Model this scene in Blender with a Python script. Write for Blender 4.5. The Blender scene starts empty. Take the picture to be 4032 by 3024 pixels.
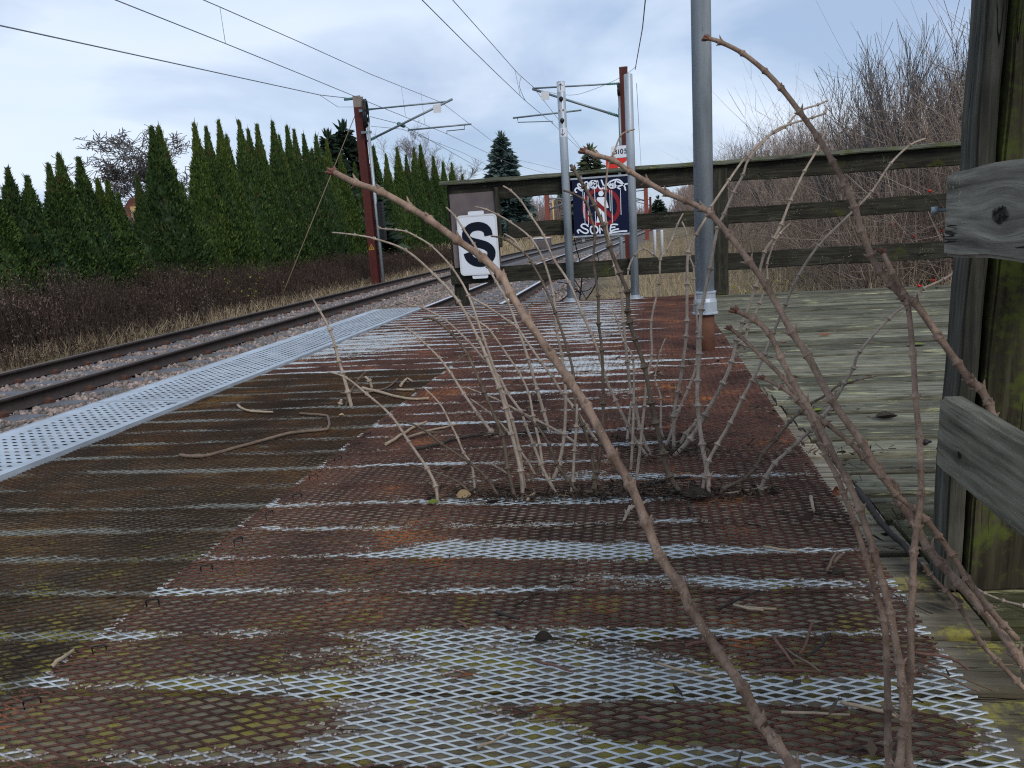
import bpy, bmesh, math, random
import numpy as np
from mathutils import Vector, Matrix, Quaternion

random.seed(7)
RG = np.random.default_rng(7)
C = bpy.context.scene.collection
R_ = math.radians

# ------------------------------------------------------------------ camera
FPX, CX, CY, CAMH = 2990.0, 2016.0, 1512.0, 0.65
def cam_basis(vp=(2534, 866), roll=3.8):
    v = np.array([(vp[0]-CX)/FPX, -(vp[1]-CY)/FPX, -1.0]); v /= np.linalg.norm(v)
    a = math.radians(roll); r0 = np.array([math.cos(a), math.sin(a), 0])
    u = np.cross(r0, v); u /= np.linalg.norm(u)
    return np.array([np.cross(v, u), v, u])
RM = cam_basis()
EYE = np.array([0, 0, CAMH])
def ray(x, y): return RM @ np.array([(x-CX)/FPX, -(y-CY)/FPX, -1.0])
def gz(x, y, z=0.0):
    d = ray(x, y); return EYE + (z-CAMH)/d[2]*d
def gy(x, y, Y):
    d = ray(x, y); return EYE + Y/d[1]*d
def gx(x, y, X):
    d = ray(x, y); return EYE + X/d[0]*d
S = 4032/2212.0           # survey sheet scale
def D(x, y): return x*S, y*S

cd = bpy.data.cameras.new('camera'); cam = bpy.data.objects.new('camera', cd); C.objects.link(cam)
cd.sensor_width = 36; cd.lens = 36*FPX/4032; cd.clip_start = 0.02; cd.clip_end = 3000
M4 = Matrix([[*RM[i], EYE[i]] for i in range(3)] + [[0, 0, 0, 1]])
cam.matrix_world = M4
cd.dof.use_dof = True; cd.dof.focus_distance = 2.0; cd.dof.aperture_fstop = 32.0
bpy.context.scene.camera = cam

# ------------------------------------------------------------------ mesh helpers
class MB:
    def __init__(s): s.v = []; s.f = []; s.sm = []
    def add(s, verts, faces, smooth=False):
        o = len(s.v); s.v += [tuple(map(float, p)) for p in verts]
        s.f += [tuple(i+o for i in f) for f in faces]; s.sm += [smooth]*len(faces); return s
    def box(s, lo, hi, M=None):
        x0, y0, z0 = lo; x1, y1, z1 = hi
        V = [(x0,y0,z0),(x1,y0,z0),(x1,y1,z0),(x0,y1,z0),(x0,y0,z1),(x1,y0,z1),(x1,y1,z1),(x0,y1,z1)]
        if M is not None: V = [M @ Vector(p) for p in V]
        return s.add(V, [(3,2,1,0),(4,5,6,7),(0,1,5,4),(1,2,6,5),(2,3,7,6),(3,0,4,7)])
    def tube(s, pts, rad, n=8, cap=True):
        P = np.array(pts, float); k = len(P)
        rr = np.broadcast_to(np.array(rad, float), (k,))
        V, F = tube_arrays(P[None], rr[None], n)
        s.add(V, [tuple(f) for f in F], True)
        if cap:
            o = len(s.v)-len(V)
            s.f.append(tuple(o+i for i in range(n))[::-1]); s.f.append(tuple(o+(k-1)*n+i for i in range(n))); s.sm += [False, False]
        return s
    def cone_blob(s, c, d, l, r, n=6):
        c = np.array(c, float); d = np.array(d, float); d /= np.linalg.norm(d)+1e-9
        return s.tube([c, c+d*l*.3, c+d*l*.65, c+d*l], [r*.7, r, r*.7, r*.12], n)
    def disc(s, c, rx, rz, y, n=32, r_in=0.0):
        a = [2*math.pi*i/n for i in range(n)]
        if r_in <= 0:
            return s.add([(c[0]+rx*math.cos(t), y, c[1]+rz*math.sin(t)) for t in a], [tuple(range(n))])
        V = [(c[0]+rx*math.cos(t), y, c[1]+rz*math.sin(t)) for t in a] + [(c[0]+rx*r_in*math.cos(t), y, c[1]+rz*r_in*math.sin(t)) for t in a]
        return s.add(V, [(i, (i+1) % n, n+(i+1) % n, n+i) for i in range(n)])
    def lathe(s, prof, c=(0, 0), n=24):
        V = []; F = []
        for r, z in prof: V += [(c[0]+r*math.cos(2*math.pi*i/n), c[1]+r*math.sin(2*math.pi*i/n), z) for i in range(n)]
        for k in range(len(prof)-1):
            F += [(k*n+i, k*n+(i+1) % n, (k+1)*n+(i+1) % n, (k+1)*n+i) for i in range(n)]
        s.add(V, F, True); o = len(s.v)-len(V)
        s.f.append(tuple(o+i for i in range(n))[::-1]); s.f.append(tuple(o+(len(prof)-1)*n+i for i in range(n))); s.sm += [False]*2
        return s

def tube_arrays(P, R, n):
    """P (N,K,3), R (N,K) -> verts, quads"""
    P = np.asarray(P, float); N, K, _ = P.shape
    T = np.gradient(P, axis=1); T /= np.linalg.norm(T, axis=2, keepdims=True)+1e-12
    m = T.mean(axis=1); ref = np.where((np.abs(m[:, 2:3]) > .8), np.array([[1., 0.13, 0]]), np.array([[0, 0.1, 1.]]))
    A = np.cross(T, ref[:, None, :]); A /= np.linalg.norm(A, axis=2, keepdims=True)+1e-12
    B = np.cross(T, A)
    t = np.arange(n)*2*np.pi/n
    V = P[:, :, None, :]+R[:, :, None, None]*(A[:, :, None, :]*np.cos(t)[None, None, :, None]+B[:, :, None, :]*np.sin(t)[None, None, :, None])
    V = V.reshape(-1, 3)
    i = np.arange(n); j = (i+1) % n
    k = np.arange(K-1)[:, None]*n
    q = np.stack([k+i, k+j, k+n+j, k+n+i], axis=-1).reshape(-1, 4)
    F = (np.arange(N)[:, None, None]*(K*n)+q[None]).reshape(-1, 4)
    return V, F

def np_mesh(name, V, F, attrs=None, smooth=False):
    me = bpy.data.meshes.new(name); V = np.asarray(V, np.float32); F = np.asarray(F, np.int32)
    n = F.shape[1]
    me.vertices.add(len(V)); me.vertices.foreach_set('co', V.ravel())
    me.loops.add(F.size); me.loops.foreach_set('vertex_index', F.ravel())
    me.polygons.add(len(F)); me.polygons.foreach_set('loop_start', np.arange(len(F), dtype=np.int32)*n)
    if smooth: me.polygons.foreach_set('use_smooth', np.ones(len(F), bool))
    for k, a in (attrs or {}).items():
        at = me.attributes.new(k, 'FLOAT', 'POINT'); at.data.foreach_set('value', np.asarray(a, np.float32))
    me.update(calc_edges=True); me.validate()
    return me

def link(name, me, mat, parent=None, loc=None):
    o = bpy.data.objects.new(name, me); C.objects.link(o)
    if mat: me.materials.append(mat) if not me.materials else None
    if parent is not None: o.parent = parent
    if loc is not None: o.location = loc
    return o

def obj(name, mb, mat, parent=None, org=None):
    """mb in world coords; shifted so the origin sits at org (or the parent's place)"""
    base = Vector(parent_world(parent)) if parent is not None else Vector(org if org is not None else (0, 0, 0))
    me = bpy.data.meshes.new(name)
    me.from_pydata([(x-base.x, y-base.y, z-base.z) for x, y, z in mb.v], [], mb.f)
    me.polygons.foreach_set('use_smooth', mb.sm); me.update()
    return link(name, me, mat, parent, None if parent is not None else base)
def nobj(name, V, F, mat, parent=None, org=(0, 0, 0), attrs=None, smooth=False):
    base = np.array(parent_world(parent)) if parent is not None else np.array(org, float)
    return link(name, np_mesh(name, np.asarray(V)-base, F, attrs, smooth), mat, parent, None if parent is not None else Vector(base))
def parent_world(p):
    w = Vector((0, 0, 0))
    while p is not None: w += p.location; p = p.parent
    return w
def tag(o, label, cat, group=None):
    o['label'] = label; o['category'] = cat
    if group: o['group'] = group
    return o
def thing(name, label, cat, loc, group=None):
    o = bpy.data.objects.new(name, None); C.objects.link(o); o.location = loc; o.empty_display_size = .2
    return tag(o, label, cat, group)
def copy_tree(o, parent=None):
    c = o.copy(); C.objects.link(c)
    if parent is not None: c.parent = parent
    for ch in list(o.children): copy_tree(ch, c)
    return c
def catmull(P, sub=6):
    P = np.array(P, float); n = len(P); out = []
    for i in range(n-1):
        p0 = P[max(i-1, 0)]; p1 = P[i]; p2 = P[i+1]; p3 = P[min(i+2, n-1)]
        for k in range(sub):
            t = k/sub
            out.append(.5*((2*p1)+(p2-p0)*t+(2*p0-5*p1+4*p2-p3)*t*t+(3*p1-p0-3*p2+p3)*t**3))
    out.append(P[-1]); return np.array(out)

# ------------------------------------------------------------------ material helpers
class NT:
    def __init__(s, name):
        s.m = bpy.data.materials.new(name); s.m.use_nodes = True; s.t = s.m.node_tree; s.N = s.t.nodes
        s.b = s.N['Principled BSDF']
    def n(s, typ, ins=None, **kw):
        nd = s.N.new(typ)
        for k, v in kw.items(): setattr(nd, k, v)
        for k, v in (ins or {}).items(): s.set(nd.inputs[k], v)
        return nd
    def set(s, sock, v):
        if hasattr(v, 'is_output') or isinstance(v, bpy.types.NodeSocket): s.t.links.new(v, sock)
        else: sock.default_value = v
    def coord(s, scale=(1, 1, 1), kind='Object', loc=(0, 0, 0)):
        tc = s.n('ShaderNodeTexCoord')
        mp = s.n('ShaderNodeMapping', {'Vector': tc.outputs[kind], 'Scale': scale, 'Location': loc}); return mp.outputs[0]
    def noise(s, vec, scale, detail=4, rough=.55, dist=0.0):
        return s.n('ShaderNodeTexNoise', {'Vector': vec, 'Scale': scale, 'Detail': detail, 'Roughness': rough, 'Distortion': dist}).outputs['Fac']
    def ramp(s, fac, stops, interp='LINEAR'):
        r = s.n('ShaderNodeValToRGB', {'Fac': fac}); cr = r.color_ramp; cr.interpolation = interp
        while len(cr.elements) < len(stops): cr.elements.new(.5)
        for e, (p, c) in zip(cr.elements, stops):
            e.position = p; e.color = (*c, 1) if len(c) == 3 else c
        return r.outputs['Color']
    def step(s, fac, a, b):
        return s.n('ShaderNodeMapRange', {'Value': fac, 'From Min': a, 'From Max': b}, interpolation_type='SMOOTHSTEP').outputs['Result']
    def math(s, op, a, b=0.0, c=None):
        nd = s.n('ShaderNodeMath', operation=op); s.set(nd.inputs[0], a); s.set(nd.inputs[1], b)
        if c is not None: s.set(nd.inputs[2], c)
        return nd.outputs[0]
    def mix(s, f, a, b, mode='MIX'):
        nd = s.n('ShaderNodeMix', data_type='RGBA', blend_type=mode); s.set(nd.inputs[0], f)
        s.set(nd.inputs[6], a if not isinstance(a, tuple) else (*a, 1)); s.set(nd.inputs[7], b if not isinstance(b, tuple) else (*b, 1)); return nd.outputs[2]
    def attr(s, name): return s.n('ShaderNodeAttribute', attribute_name=name).outputs['Fac']
    def rnd(s): return s.n('ShaderNodeObjectInfo').outputs['Random']
    def out(s, col=None, rough=None, metal=None, bump=None, bstr=.3, bdist=.01, spec=None):
        if col is not None: s.set(s.b.inputs['Base Color'], (*col, 1) if isinstance(col, tuple) and len(col) == 3 else col)
        if rough is not None: s.set(s.b.inputs['Roughness'], rough)
        if metal is not None: s.set(s.b.inputs['Metallic'], metal)
        if spec is not None: s.set(s.b.inputs['Specular IOR Level'], spec)
        if bump is not None:
            b = s.n('ShaderNodeBump', {'Height': bump, 'Strength': bstr, 'Distance': bdist}); s.set(s.b.inputs['Normal'], b.outputs[0])
        return s.m

def plain(name, col, rough=.6, metal=0.0, var=.25, scale=30, bstr=.15, bdist=.004, spec=.22):
    t = NT(name); t.b.inputs['Specular IOR Level'].default_value = spec; v = t.coord(); n = t.noise(v, scale, 5); n2 = t.noise(v, scale*.15, 3)
    f = t.math('ADD', t.math('MULTIPLY', n, .5), t.math('MULTIPLY', n2, .5))
    c = t.ramp(f, [(.3, tuple(x*(1-var) for x in col)), (.7, tuple(min(1, x*(1+var)) for x in col))])
    return t.out(c, t.math('ADD', t.math('MULTIPLY', n, .2), rough-.1), metal, n, bstr, bdist)

def wood(name, axis, dark, mid, pale, moss=.3, mosscol=(.10, .12, .03), lichen=0.0, lichcol=(.42, .46, .27), knot=None, crack=.5, rough=.8, mgrad=None, planks=False):
    t = NT(name); st = [26, 26, 26]; st[axis] = 1.6
    v = t.coord((1, 1, 1))
    if knot is not None:
        kx, kr = knot
        d = t.n('ShaderNodeVectorMath', {0: v, 1: kx}, operation='SUBTRACT').outputs[0]
        sc = [1, 1, 1]; sc[axis] = .55
        d = t.n('ShaderNodeVectorMath', {0: d, 1: tuple(sc)}, operation='MULTIPLY').outputs[0]
        r = t.n('ShaderNodeVectorMath', {0: d}, operation='LENGTH').outputs['Value']
        infl = t.math('POWER', 2.718, t.math('MULTIPLY', t.math('POWER', t.math('DIVIDE', r, kr*2.4), 2.0), -1.0))
        sh = t.n('ShaderNodeVectorMath', {0: d, 'Scale': t.math('MULTIPLY', infl, -.75)}, operation='SCALE').outputs[0]
        v = t.n('ShaderNodeVectorMath', {0: v, 1: sh}, operation='ADD').outputs[0]
    vs = t.n('ShaderNodeMapping', {'Vector': v, 'Scale': tuple(st)}).outputs[0]
    grain = t.noise(vs, 2.2, 7, .62, .25)
    fine = t.noise(vs, 7.5, 4, .6)
    blot = t.noise(v, 5, 5, .6)
    f = t.math('ADD', t.math('MULTIPLY', grain, .7), t.math('MULTIPLY', blot, .3))
    col = t.ramp(f, [(.36, dark), (.5, mid), (.65, pale)])
    col = t.mix(t.step(fine, .60, .75), col, tuple(x*.45 for x in mid))
    if planks: col = t.mix(1.0, col, t.ramp(t.attr('pl'), [(0, (.55, .53, .50)), (.5, (.95, .94, .92)), (1, (1.35, 1.33, 1.28))]), 'MULTIPLY')
    if planks == 2: col = t.mix(t.math('MULTIPLY', t.step(t.n('ShaderNodeSeparateXYZ', {0: t.coord()}).outputs[0], -.90, -1.02), .8), col, t.mix(1.0, col, (.34, .33, .30), 'MULTIPLY'))
    if planks == 2: col = t.mix(t.math('MULTIPLY', t.math('MULTIPLY', t.step(t.n('ShaderNodeSeparateXYZ', {0: t.coord()}).outputs[0], .38, .46), t.step(t.n('ShaderNodeSeparateXYZ', {0: t.coord()}).outputs[1], 1.9, 1.2)), .85), col, t.mix(1.0, col, (.30, .30, .27), 'MULTIPLY'))
    if planks == 1: col = t.mix(t.math('MULTIPLY', t.step(fine, .50, .64), .6), col, t.mix(1.0, col, (.38, .38, .36), 'MULTIPLY'))
    if moss > 0:
        mf = t.math('ADD', t.noise(v, 6 if mgrad is None else 11, 6, .65), t.math('MULTIPLY', t.noise(v, 90, 3), .25))
        if mgrad is not None:
            yy = t.n('ShaderNodeSeparateXYZ', {0: v}).outputs[1]
            mf = t.math('ADD', mf, t.math('MULTIPLY', t.math('MINIMUM', t.math('SUBTRACT', mgrad[0], yy), .5), mgrad[1]))
        mm = t.step(mf, .86-.42*moss, 1.0-.42*moss)
        col = t.mix(t.math('MULTIPLY', mm, .85), col, mosscol)
    if lichen > 0:
        vl = [9, 9, 9]; vl[axis] = 1.3
        vv = t.n('ShaderNodeMapping', {'Vector': v, 'Scale': tuple(vl)}).outputs[0]
        ll = t.math('ADD', t.math('MULTIPLY', t.noise(vv, 4.5, 6, .7), .75), t.math('MULTIPLY', t.noise(v, 3, 2), .35))
        col = t.mix(t.math('MULTIPLY', t.step(ll, .70-.17*lichen, .78-.17*lichen), .8), col, lichcol)
        sp = t.math('ADD', t.noise(v, 170, 2, .5), t.math('MULTIPLY', t.noise(v, 14, 3), .5))
        col = t.mix(t.math('MULTIPLY', t.step(sp, .98, 1.02), .6), col, lichcol)
    ck = [30, 30, 30]; ck[axis] = 1.1
    cv = t.n('ShaderNodeMapping', {'Vector': v, 'Scale': tuple(ck)}).outputs[0]
    ckn = t.noise(cv, 1.4, 3, .5, .3)
    line = t.step(t.math('ABSOLUTE', t.math('SUBTRACT', ckn, .5)), .0, .012)
    gate = t.step(t.noise(v, 4, 2), .50, .58)
    cr = t.math('SUBTRACT', 1.0, t.math('MULTIPLY', t.math('SUBTRACT', 1.0, line), t.math('MULTIPLY', gate, crack*1.6)))
    cr = t.math('MAXIMUM', t.math('MINIMUM', cr, 1.0), 0.0)
    col = t.mix(cr, tuple(x*.25 for x in dark), col)
    h = t.math('ADD', t.math('ADD', t.math('MULTIPLY', grain, .8), t.math('MULTIPLY', fine, .35)), t.math('MULTIPLY', cr, .9))
    if knot is not None:
        rn = t.math('ADD', r, t.math('MULTIPLY', t.math('SUBTRACT', t.noise(t.coord(), 60, 3), .5), kr*.9))
        core = t.math('SUBTRACT', 1.0, t.step(rn, kr*.75, kr*1.05))
        ring = t.math('MULTIPLY', core, t.step(t.noise(t.coord(), 130, 3), .42, .6))
        col = t.mix(core, col, t.ramp(fine, [(.3, tuple(x*.25 for x in dark)), (.7, tuple(x*.42 for x in mid))]))
        col = t.mix(ring, col, tuple(x*.15 for x in dark))
        h = t.math('SUBTRACT', h, t.math('MULTIPLY', ring, 1.2))
    return t.out(col, t.math('ADD', t.math('MULTIPLY', blot, .25), rough-.06), 0, h, .85, .004, .14)

def mesh_metal(name, zinc, zinc2, rusts, dull=False):
    """rust where the sheet lies on wet boards, bare zinc over the open joints and in worn patches (attributes zb, gd)"""
    t = NT(name); v = t.coord()
    big = t.noise(v, 3.2, 5, .6, .4); mid = t.noise(t.coord((1, 2.6, 1)), 9, 5, .65) if not dull else t.noise(t.coord((.8, 4, 1)), 4.5, 6, .68, .3); fine = t.noise(v, 160, 2, .5)
    zb = t.attr('zb'); gd = t.attr('gd')
    q = t.math('ADD', t.math('ADD', zb, t.math('MULTIPLY', gd, .85)), t.math('ADD', t.math('MULTIPLY', t.math('SUBTRACT', mid, .5), 1.1 if dull else 1.3), t.math('MULTIPLY', t.math('SUBTRACT', fine, .5), .55)))
    m = t.step(q, .40, .70)
    rust = t.ramp(t.math('ADD', t.math('MULTIPLY', big, .75), t.math('MULTIPLY', mid, .3)), [(.34, rusts[0]), (.475, rusts[1]), (.60, rusts[2]), (.71, rusts[3])])
    rust = t.mix(t.step(fine, .45, .75), rust, rusts[0])
    z = t.ramp(t.noise(v, 40, 4), [(.3, zinc2), (.7, zinc)])
    cream = t.math('MULTIPLY', t.step(q, .43, .5), t.math('MULTIPLY', t.step(q, .60, .53), t.step(fine, .5, .56)))
    col = t.mix(m, rust, z)
    if not dull: col = t.mix(t.math('MULTIPLY', cream, .55), col, (.46, .42, .33))
    return t.out(col, t.math('ADD', t.math('MULTIPLY', m, -.22), .72), t.math('MULTIPLY', m, .35 if not dull else .15), fine, .25, .0015, .15)

M = {}
M['zinc'] = plain('galvanised_steel', (.29, .335, .38), .5, .12, .2, 30, .08)
def pole_mat():
    t = NT('streaked_galvanised_pole'); a = t.noise(t.coord((1, 1, .06)), 26, 5, .65); b = t.noise(t.coord(), 55, 4, .6); c = t.noise(t.coord((1, 1, .5)), 5, 4)
    col = t.ramp(t.math('ADD', t.math('MULTIPLY', a, .45), t.math('ADD', t.math('MULTIPLY', b, .08), t.math('MULTIPLY', c, .47))), [(.34, (.17, .20, .235)), (.5, (.30, .345, .395)), (.64, (.40, .45, .50))])
    col = t.mix(t.math('MULTIPLY', t.step(t.noise(t.coord((1, 1, .35)), 38, 3), .68, .74), .55), col, (.10, .11, .13))
    return t.out(col, .42, .2, c, .05, .002, .4)
M['zinc_pole'] = pole_mat()
M['zinc_dull'] = plain('weathered_galvanised', (.30, .34, .38), .5, .4, .22, 40, .1)
M['rust_pipe'] = plain('rusted_pipe', (.10, .045, .028), .75, .1, .45, 25, .3)
M['grating'] = plain('pale_galvanised_grating', (.36, .41, .46), .45, .25, .34, 9, .08)
M['rail_side'] = plain('rail_brown', (.045, .034, .030), .6, .2, .4, 40, .2)
M['rail_dull'] = plain('rail_top_dull', (.13, .11, .10), .45, .5, .3, 20, .1)
M['rail_shiny'] = plain('rail_top_bright', (.62, .64, .68), .42, .55, .1, 20, .03, spec=.5)
M['concrete'] = plain('sleeper_concrete', (.11, .115, .128), .6, 0, .3, 30, .3)
M['clip'] = plain('rail_clip', (.09, .045, .032), .7, .2, .4, 60)
M['mast_red'] = plain('oxide_red_mast', (.072, .018, .016), .6, .1, .3, 12, .1)
M['mast_top'] = plain('mast_cap_grey', (.20, .17, .15), .6, .2, .3, 20)
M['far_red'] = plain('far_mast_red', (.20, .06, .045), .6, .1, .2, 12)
M['arm'] = plain('arm_tube', (.17, .21, .23), .45, .5, .15, 30)
M['wire'] = plain('copper_wire_aged', (.20, .235, .26), .5, .3, .1, 10)
M['rope'] = plain('guy_rope', (.16, .12, .08), .8, 0, .2, 60)
M['black'] = plain('black_rubber', (.012, .013, .015), .45, 0, .2, 30)
M['insul'] = plain('green_insulator', (.08, .20, .19), .2, 0, .15, 20)
M['white'] = plain('white_enamel', (.58, .62, .69), .45, 0, .10, 4, .02)
M['white_tag'] = plain('pale_tag', (.52, .54, .56), .5, 0, .06, 20)
M['navy'] = plain('navy_black_enamel', (.004, .007, .016), .55, 0, .2, 20, .03, spec=.12)
M['navy2'] = plain('navy_sign', (.005, .008, .032), .5, 0, .2, 10, .03, spec=.12)
M['sign_red'] = plain('sign_red', (.19, .012, .016), .4, 0, .12, 20, .03)
M['bright_red'] = plain('board_red', (.55, .03, .02), .4, 0, .08, 20, .03)
M['spray'] = plain('white_spray_paint', (.62, .68, .78), .6, 0, .08, 120, .05)
M['paint_white'] = plain('white_figure', (.66, .70, .78), .5, 0, .05, 20, .03)
M['yellow'] = plain('yellow_plate', (.42, .29, .03), .5, 0, .1, 20)
M['roof'] = plain('red_roof_tiles', (.17, .065, .045), .8, 0, .3, 14, .3)
M['wallyellow'] = plain('ochre_wall', (.45, .33, .14), .85, 0, .12, 10)
M['panelboard'] = plain('grey_fibre_panel', (.105, .088, .090), .8, 0, .35, 8, .2)
M['berry'] = plain('red_berry', (.42, .02, .012), .3, 0, .2, 20)
M['berry_dark'] = plain('dark_berry', (.018, .012, .014), .4, 0, .3, 20)
M['bark'] = plain('trunk_bark', (.07, .055, .045), .85, 0, .35, 20, .5, .02)

M['deck_l'] = wood('deck_boards_under_mesh', 0, (.075, .065, .047), (.215, .190, .145), (.35, .32, .24), .44, (.25, .225, .05), 0, mgrad=(1.5, .15), planks=2)
M['deck_r'] = wood('deck_boards_lichen', 0, (.048, .047, .034), (.125, .125, .094), (.21, .212, .162), .30, (.042, .043, .016), .52, (.38, .39, .21), planks=1, mgrad=(1.9, .75))
M['fence'] = wood('fence_boards_dark', 0, (.010, .009, .007), (.024, .023, .018), (.050, .049, .037), .36, (.042, .046, .010), .02)
M['fence_post'] = wood('fence_post_dark', 2, (.012, .011, .009), (.027, .026, .020), (.055, .053, .040), .35, (.040, .047, .011), .02)
M['cap'] = wood('fence_cap', 0, (.045, .048, .038), (.10, .108, .082), (.17, .18, .14), .5, (.075, .09, .028), .35)
M['near_post'] = wood('near_post_mossy', 2, (.012, .010, .007), (.038, .033, .020), (.072, .064, .040), .66, (.066, .084, .016), .0, crack=.9)
M['post_edge'] = wood('near_post_weathered', 2, (.022, .021, .017), (.060, .058, .046), (.125, .122, .10), .3, (.07, .08, .015), .0, crack=1.2)

RUST = [(.028, .014, .010), (.070, .034, .027), (.118, .053, .036), (.34, .118, .034)]
M['mesh_zinc'] = mesh_metal('expanded_metal_rust_zinc', (.49, .53, .55), (.33, .37, .39), RUST)
M['mesh_dark'] = mesh_metal('expanded_metal_dark', (.20, .215, .20), (.11, .12, .115), [(.016, .011, .008), (.034, .021, .013), (.062, .032, .015), (.15, .085, .02)], True)

def stem_mat(name, a, b, spot):
    t = NT(name); v = t.coord(); n = t.noise(t.coord((1, 1, .5)), 60, 4); vo = t.n('ShaderNodeTexVoronoi', {'Vector': v, 'Scale': 230}).outputs['Distance']
    c = t.ramp(t.math('ADD', t.math('MULTIPLY', n, .6), t.math('MULTIPLY', t.noise(v, 9, 3), .4)), [(.35, a), (.65, b)])
    m = t.math('MULTIPLY', t.math('MULTIPLY', t.step(vo, .22, .12), .8), t.step(t.noise(v, 70, 2), .42, .6)); n2 = t.noise(t.coord((1, 1, .35)), 220, 4, .7)
    c = t.mix(t.math('MULTIPLY', t.step(n2, .5, .68), .5), c, tuple(x*.6 for x in a))
    c = t.mix(m, c, spot)
    return t.out(c, .6, 0, t.math('ADD', t.math('ADD', n, m), n2), .6, .002, .15)
M['stem_near'] = stem_mat('stem_brown', (.125, .080, .057), (.340, .240, .180), (.50, .41, .31))
M['stem_pale'] = stem_mat('stem_pale', (.185, .148, .116), (.385, .316, .255), (.54, .46, .37))
M['stem_dark'] = stem_mat('stem_dark', (.060, .045, .032), (.155, .118, .086), (.36, .29, .21))
M['bud'] = plain('bud_scales', (.13, .062, .045), .6, 0, .45, 200, .6, .002)
M['stick'] = plain('dead_stick', (.13, .095, .07), .75, 0, .4, 60, .4)
M['stick_pale'] = plain('dead_stick_pale', (.30, .235, .165), .75, 0, .35, 60, .4)
M['stick_dark'] = plain('dead_stick_dark', (.03, .024, .02), .7, 0, .4, 60, .4)
M['stick_red'] = plain('dead_stalk_red', (.13, .068, .05), .7, 0, .4, 90, .4)
M['leaf_brown'] = plain('leaf_orange', (.20, .055, .018), .6, 0, .35, 60, .3)
M['leaf_green'] = plain('leaf_green', (.12, .15, .02), .6, 0, .35, 60, .3)
M['leaf_dark'] = plain('leaf_dark', (.028, .022, .016), .7, 0, .45, 60, .4)
M['leaf_pale'] = plain('leaf_tan', (.32, .23, .13), .7, 0, .35, 60, .4)

def foliage(name, stops, rough=.65, attr='rnd'):
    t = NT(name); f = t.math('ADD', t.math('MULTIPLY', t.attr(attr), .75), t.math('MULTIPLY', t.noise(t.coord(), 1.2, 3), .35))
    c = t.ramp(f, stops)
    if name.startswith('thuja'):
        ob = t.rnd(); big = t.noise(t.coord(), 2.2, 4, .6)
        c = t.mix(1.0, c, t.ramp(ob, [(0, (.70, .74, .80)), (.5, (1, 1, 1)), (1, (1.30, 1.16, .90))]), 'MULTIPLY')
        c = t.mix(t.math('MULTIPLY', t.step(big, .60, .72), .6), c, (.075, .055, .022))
    t.b.inputs['Specular IOR Level'].default_value = .25
    return t.out(c, rough)
M['thuja'] = foliage('thuja_foliage', [(.15, (.012, .027, .007)), (.5, (.029, .063, .014)), (.78, (.054, .094, .018)), (1.0, (.12, .125, .032))])
M['spruce_blue'] = foliage('blue_spruce_needles', [(.15, (.018, .036, .034)), (.6, (.045, .078, .074)), (1.0, (.09, .13, .12))])
M['spruce_dark'] = foliage('dark_spruce_needles', [(.15, (.006, .014, .009)), (.6, (.014, .030, .018)), (1.0, (.03, .055, .028))])
M['pine'] = foliage('pine_needles', [(.15, (.022, .034, .018)), (.6, (.055, .075, .036)), (1.0, (.10, .12, .06))])
M['thicket'] = foliage('brown_twigs', [(.1, (.065, .047, .037)), (.5, (.19, .142, .114)), (.9, (.34, .275, .225))], .8)
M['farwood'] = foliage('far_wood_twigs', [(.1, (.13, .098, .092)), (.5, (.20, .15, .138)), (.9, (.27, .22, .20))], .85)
M['bark_grey'] = foliage('grey_bark_twigs', [(.1, (.045, .042, .042)), (.6, (.10, .095, .095)), (1, (.17, .165, .165))], .8)
M['bark_brown'] = foliage('brown_bark_twigs', [(.1, (.055, .045, .038)), (.6, (.13, .108, .09)), (1, (.21, .18, .155))], .8)
M['birch'] = foliage('pink_birch_twigs', [(.1, (.14, .12, .125)), (.6, (.21, .185, .19)), (1, (.28, .25, .255))], .8)
M['brush'] = foliage('dead_weed_stalks', [(.1, (.010, .007, .006)), (.5, (.036, .024, .019)), (.82, (.12, .084, .066)), (1, (.24, .175, .14))], .85)
M['drygrass'] = foliage('dry_grass_blades', [(.1, (.15, .115, .07)), (.5, (.32, .255, .16)), (.9, (.50, .415, .285))], .8)
M['greenweed'] = foliage('green_yellow_weeds', [(.1, (.06, .075, .012)), (.6, (.16, .17, .025)), (1, (.36, .32, .05))], .7)

def ground_mat():
    t = NT('verge_soil_and_grass'); v = t.coord()
    n = t.noise(v, .5, 6, .6); n2 = t.noise(v, 6, 6, .65); n3 = t.noise(v, 45, 4, .6)
    f = t.math('ADD', t.math('MULTIPLY', n, .45), t.math('ADD', t.math('MULTIPLY', n2, .35), t.math('MULTIPLY', n3, .2)))
    c = t.ramp(f, [(.36, (.055, .042, .024)), (.48, (.14, .108, .058)), (.58, (.23, .18, .10)), (.7, (.10, .10, .035))])
    return t.out(c, .95, 0, t.math('ADD', n2, n3), .8, .05)
M['ground'] = ground_mat()
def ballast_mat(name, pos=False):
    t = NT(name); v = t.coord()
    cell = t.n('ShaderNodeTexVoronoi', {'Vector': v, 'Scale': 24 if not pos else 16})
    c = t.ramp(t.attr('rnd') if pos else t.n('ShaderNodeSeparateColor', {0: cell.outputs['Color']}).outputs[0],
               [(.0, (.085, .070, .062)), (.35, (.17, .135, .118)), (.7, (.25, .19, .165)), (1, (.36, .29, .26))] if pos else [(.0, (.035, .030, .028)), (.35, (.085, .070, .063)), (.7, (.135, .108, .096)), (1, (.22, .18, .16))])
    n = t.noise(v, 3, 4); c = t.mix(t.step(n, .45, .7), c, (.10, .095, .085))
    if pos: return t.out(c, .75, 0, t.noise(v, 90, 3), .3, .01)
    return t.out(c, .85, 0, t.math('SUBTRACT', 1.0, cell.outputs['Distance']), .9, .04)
M['ballast'] = ballast_mat('ballast_bed_stone'); M['stone'] = ballast_mat('granite_ballast', True)

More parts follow.
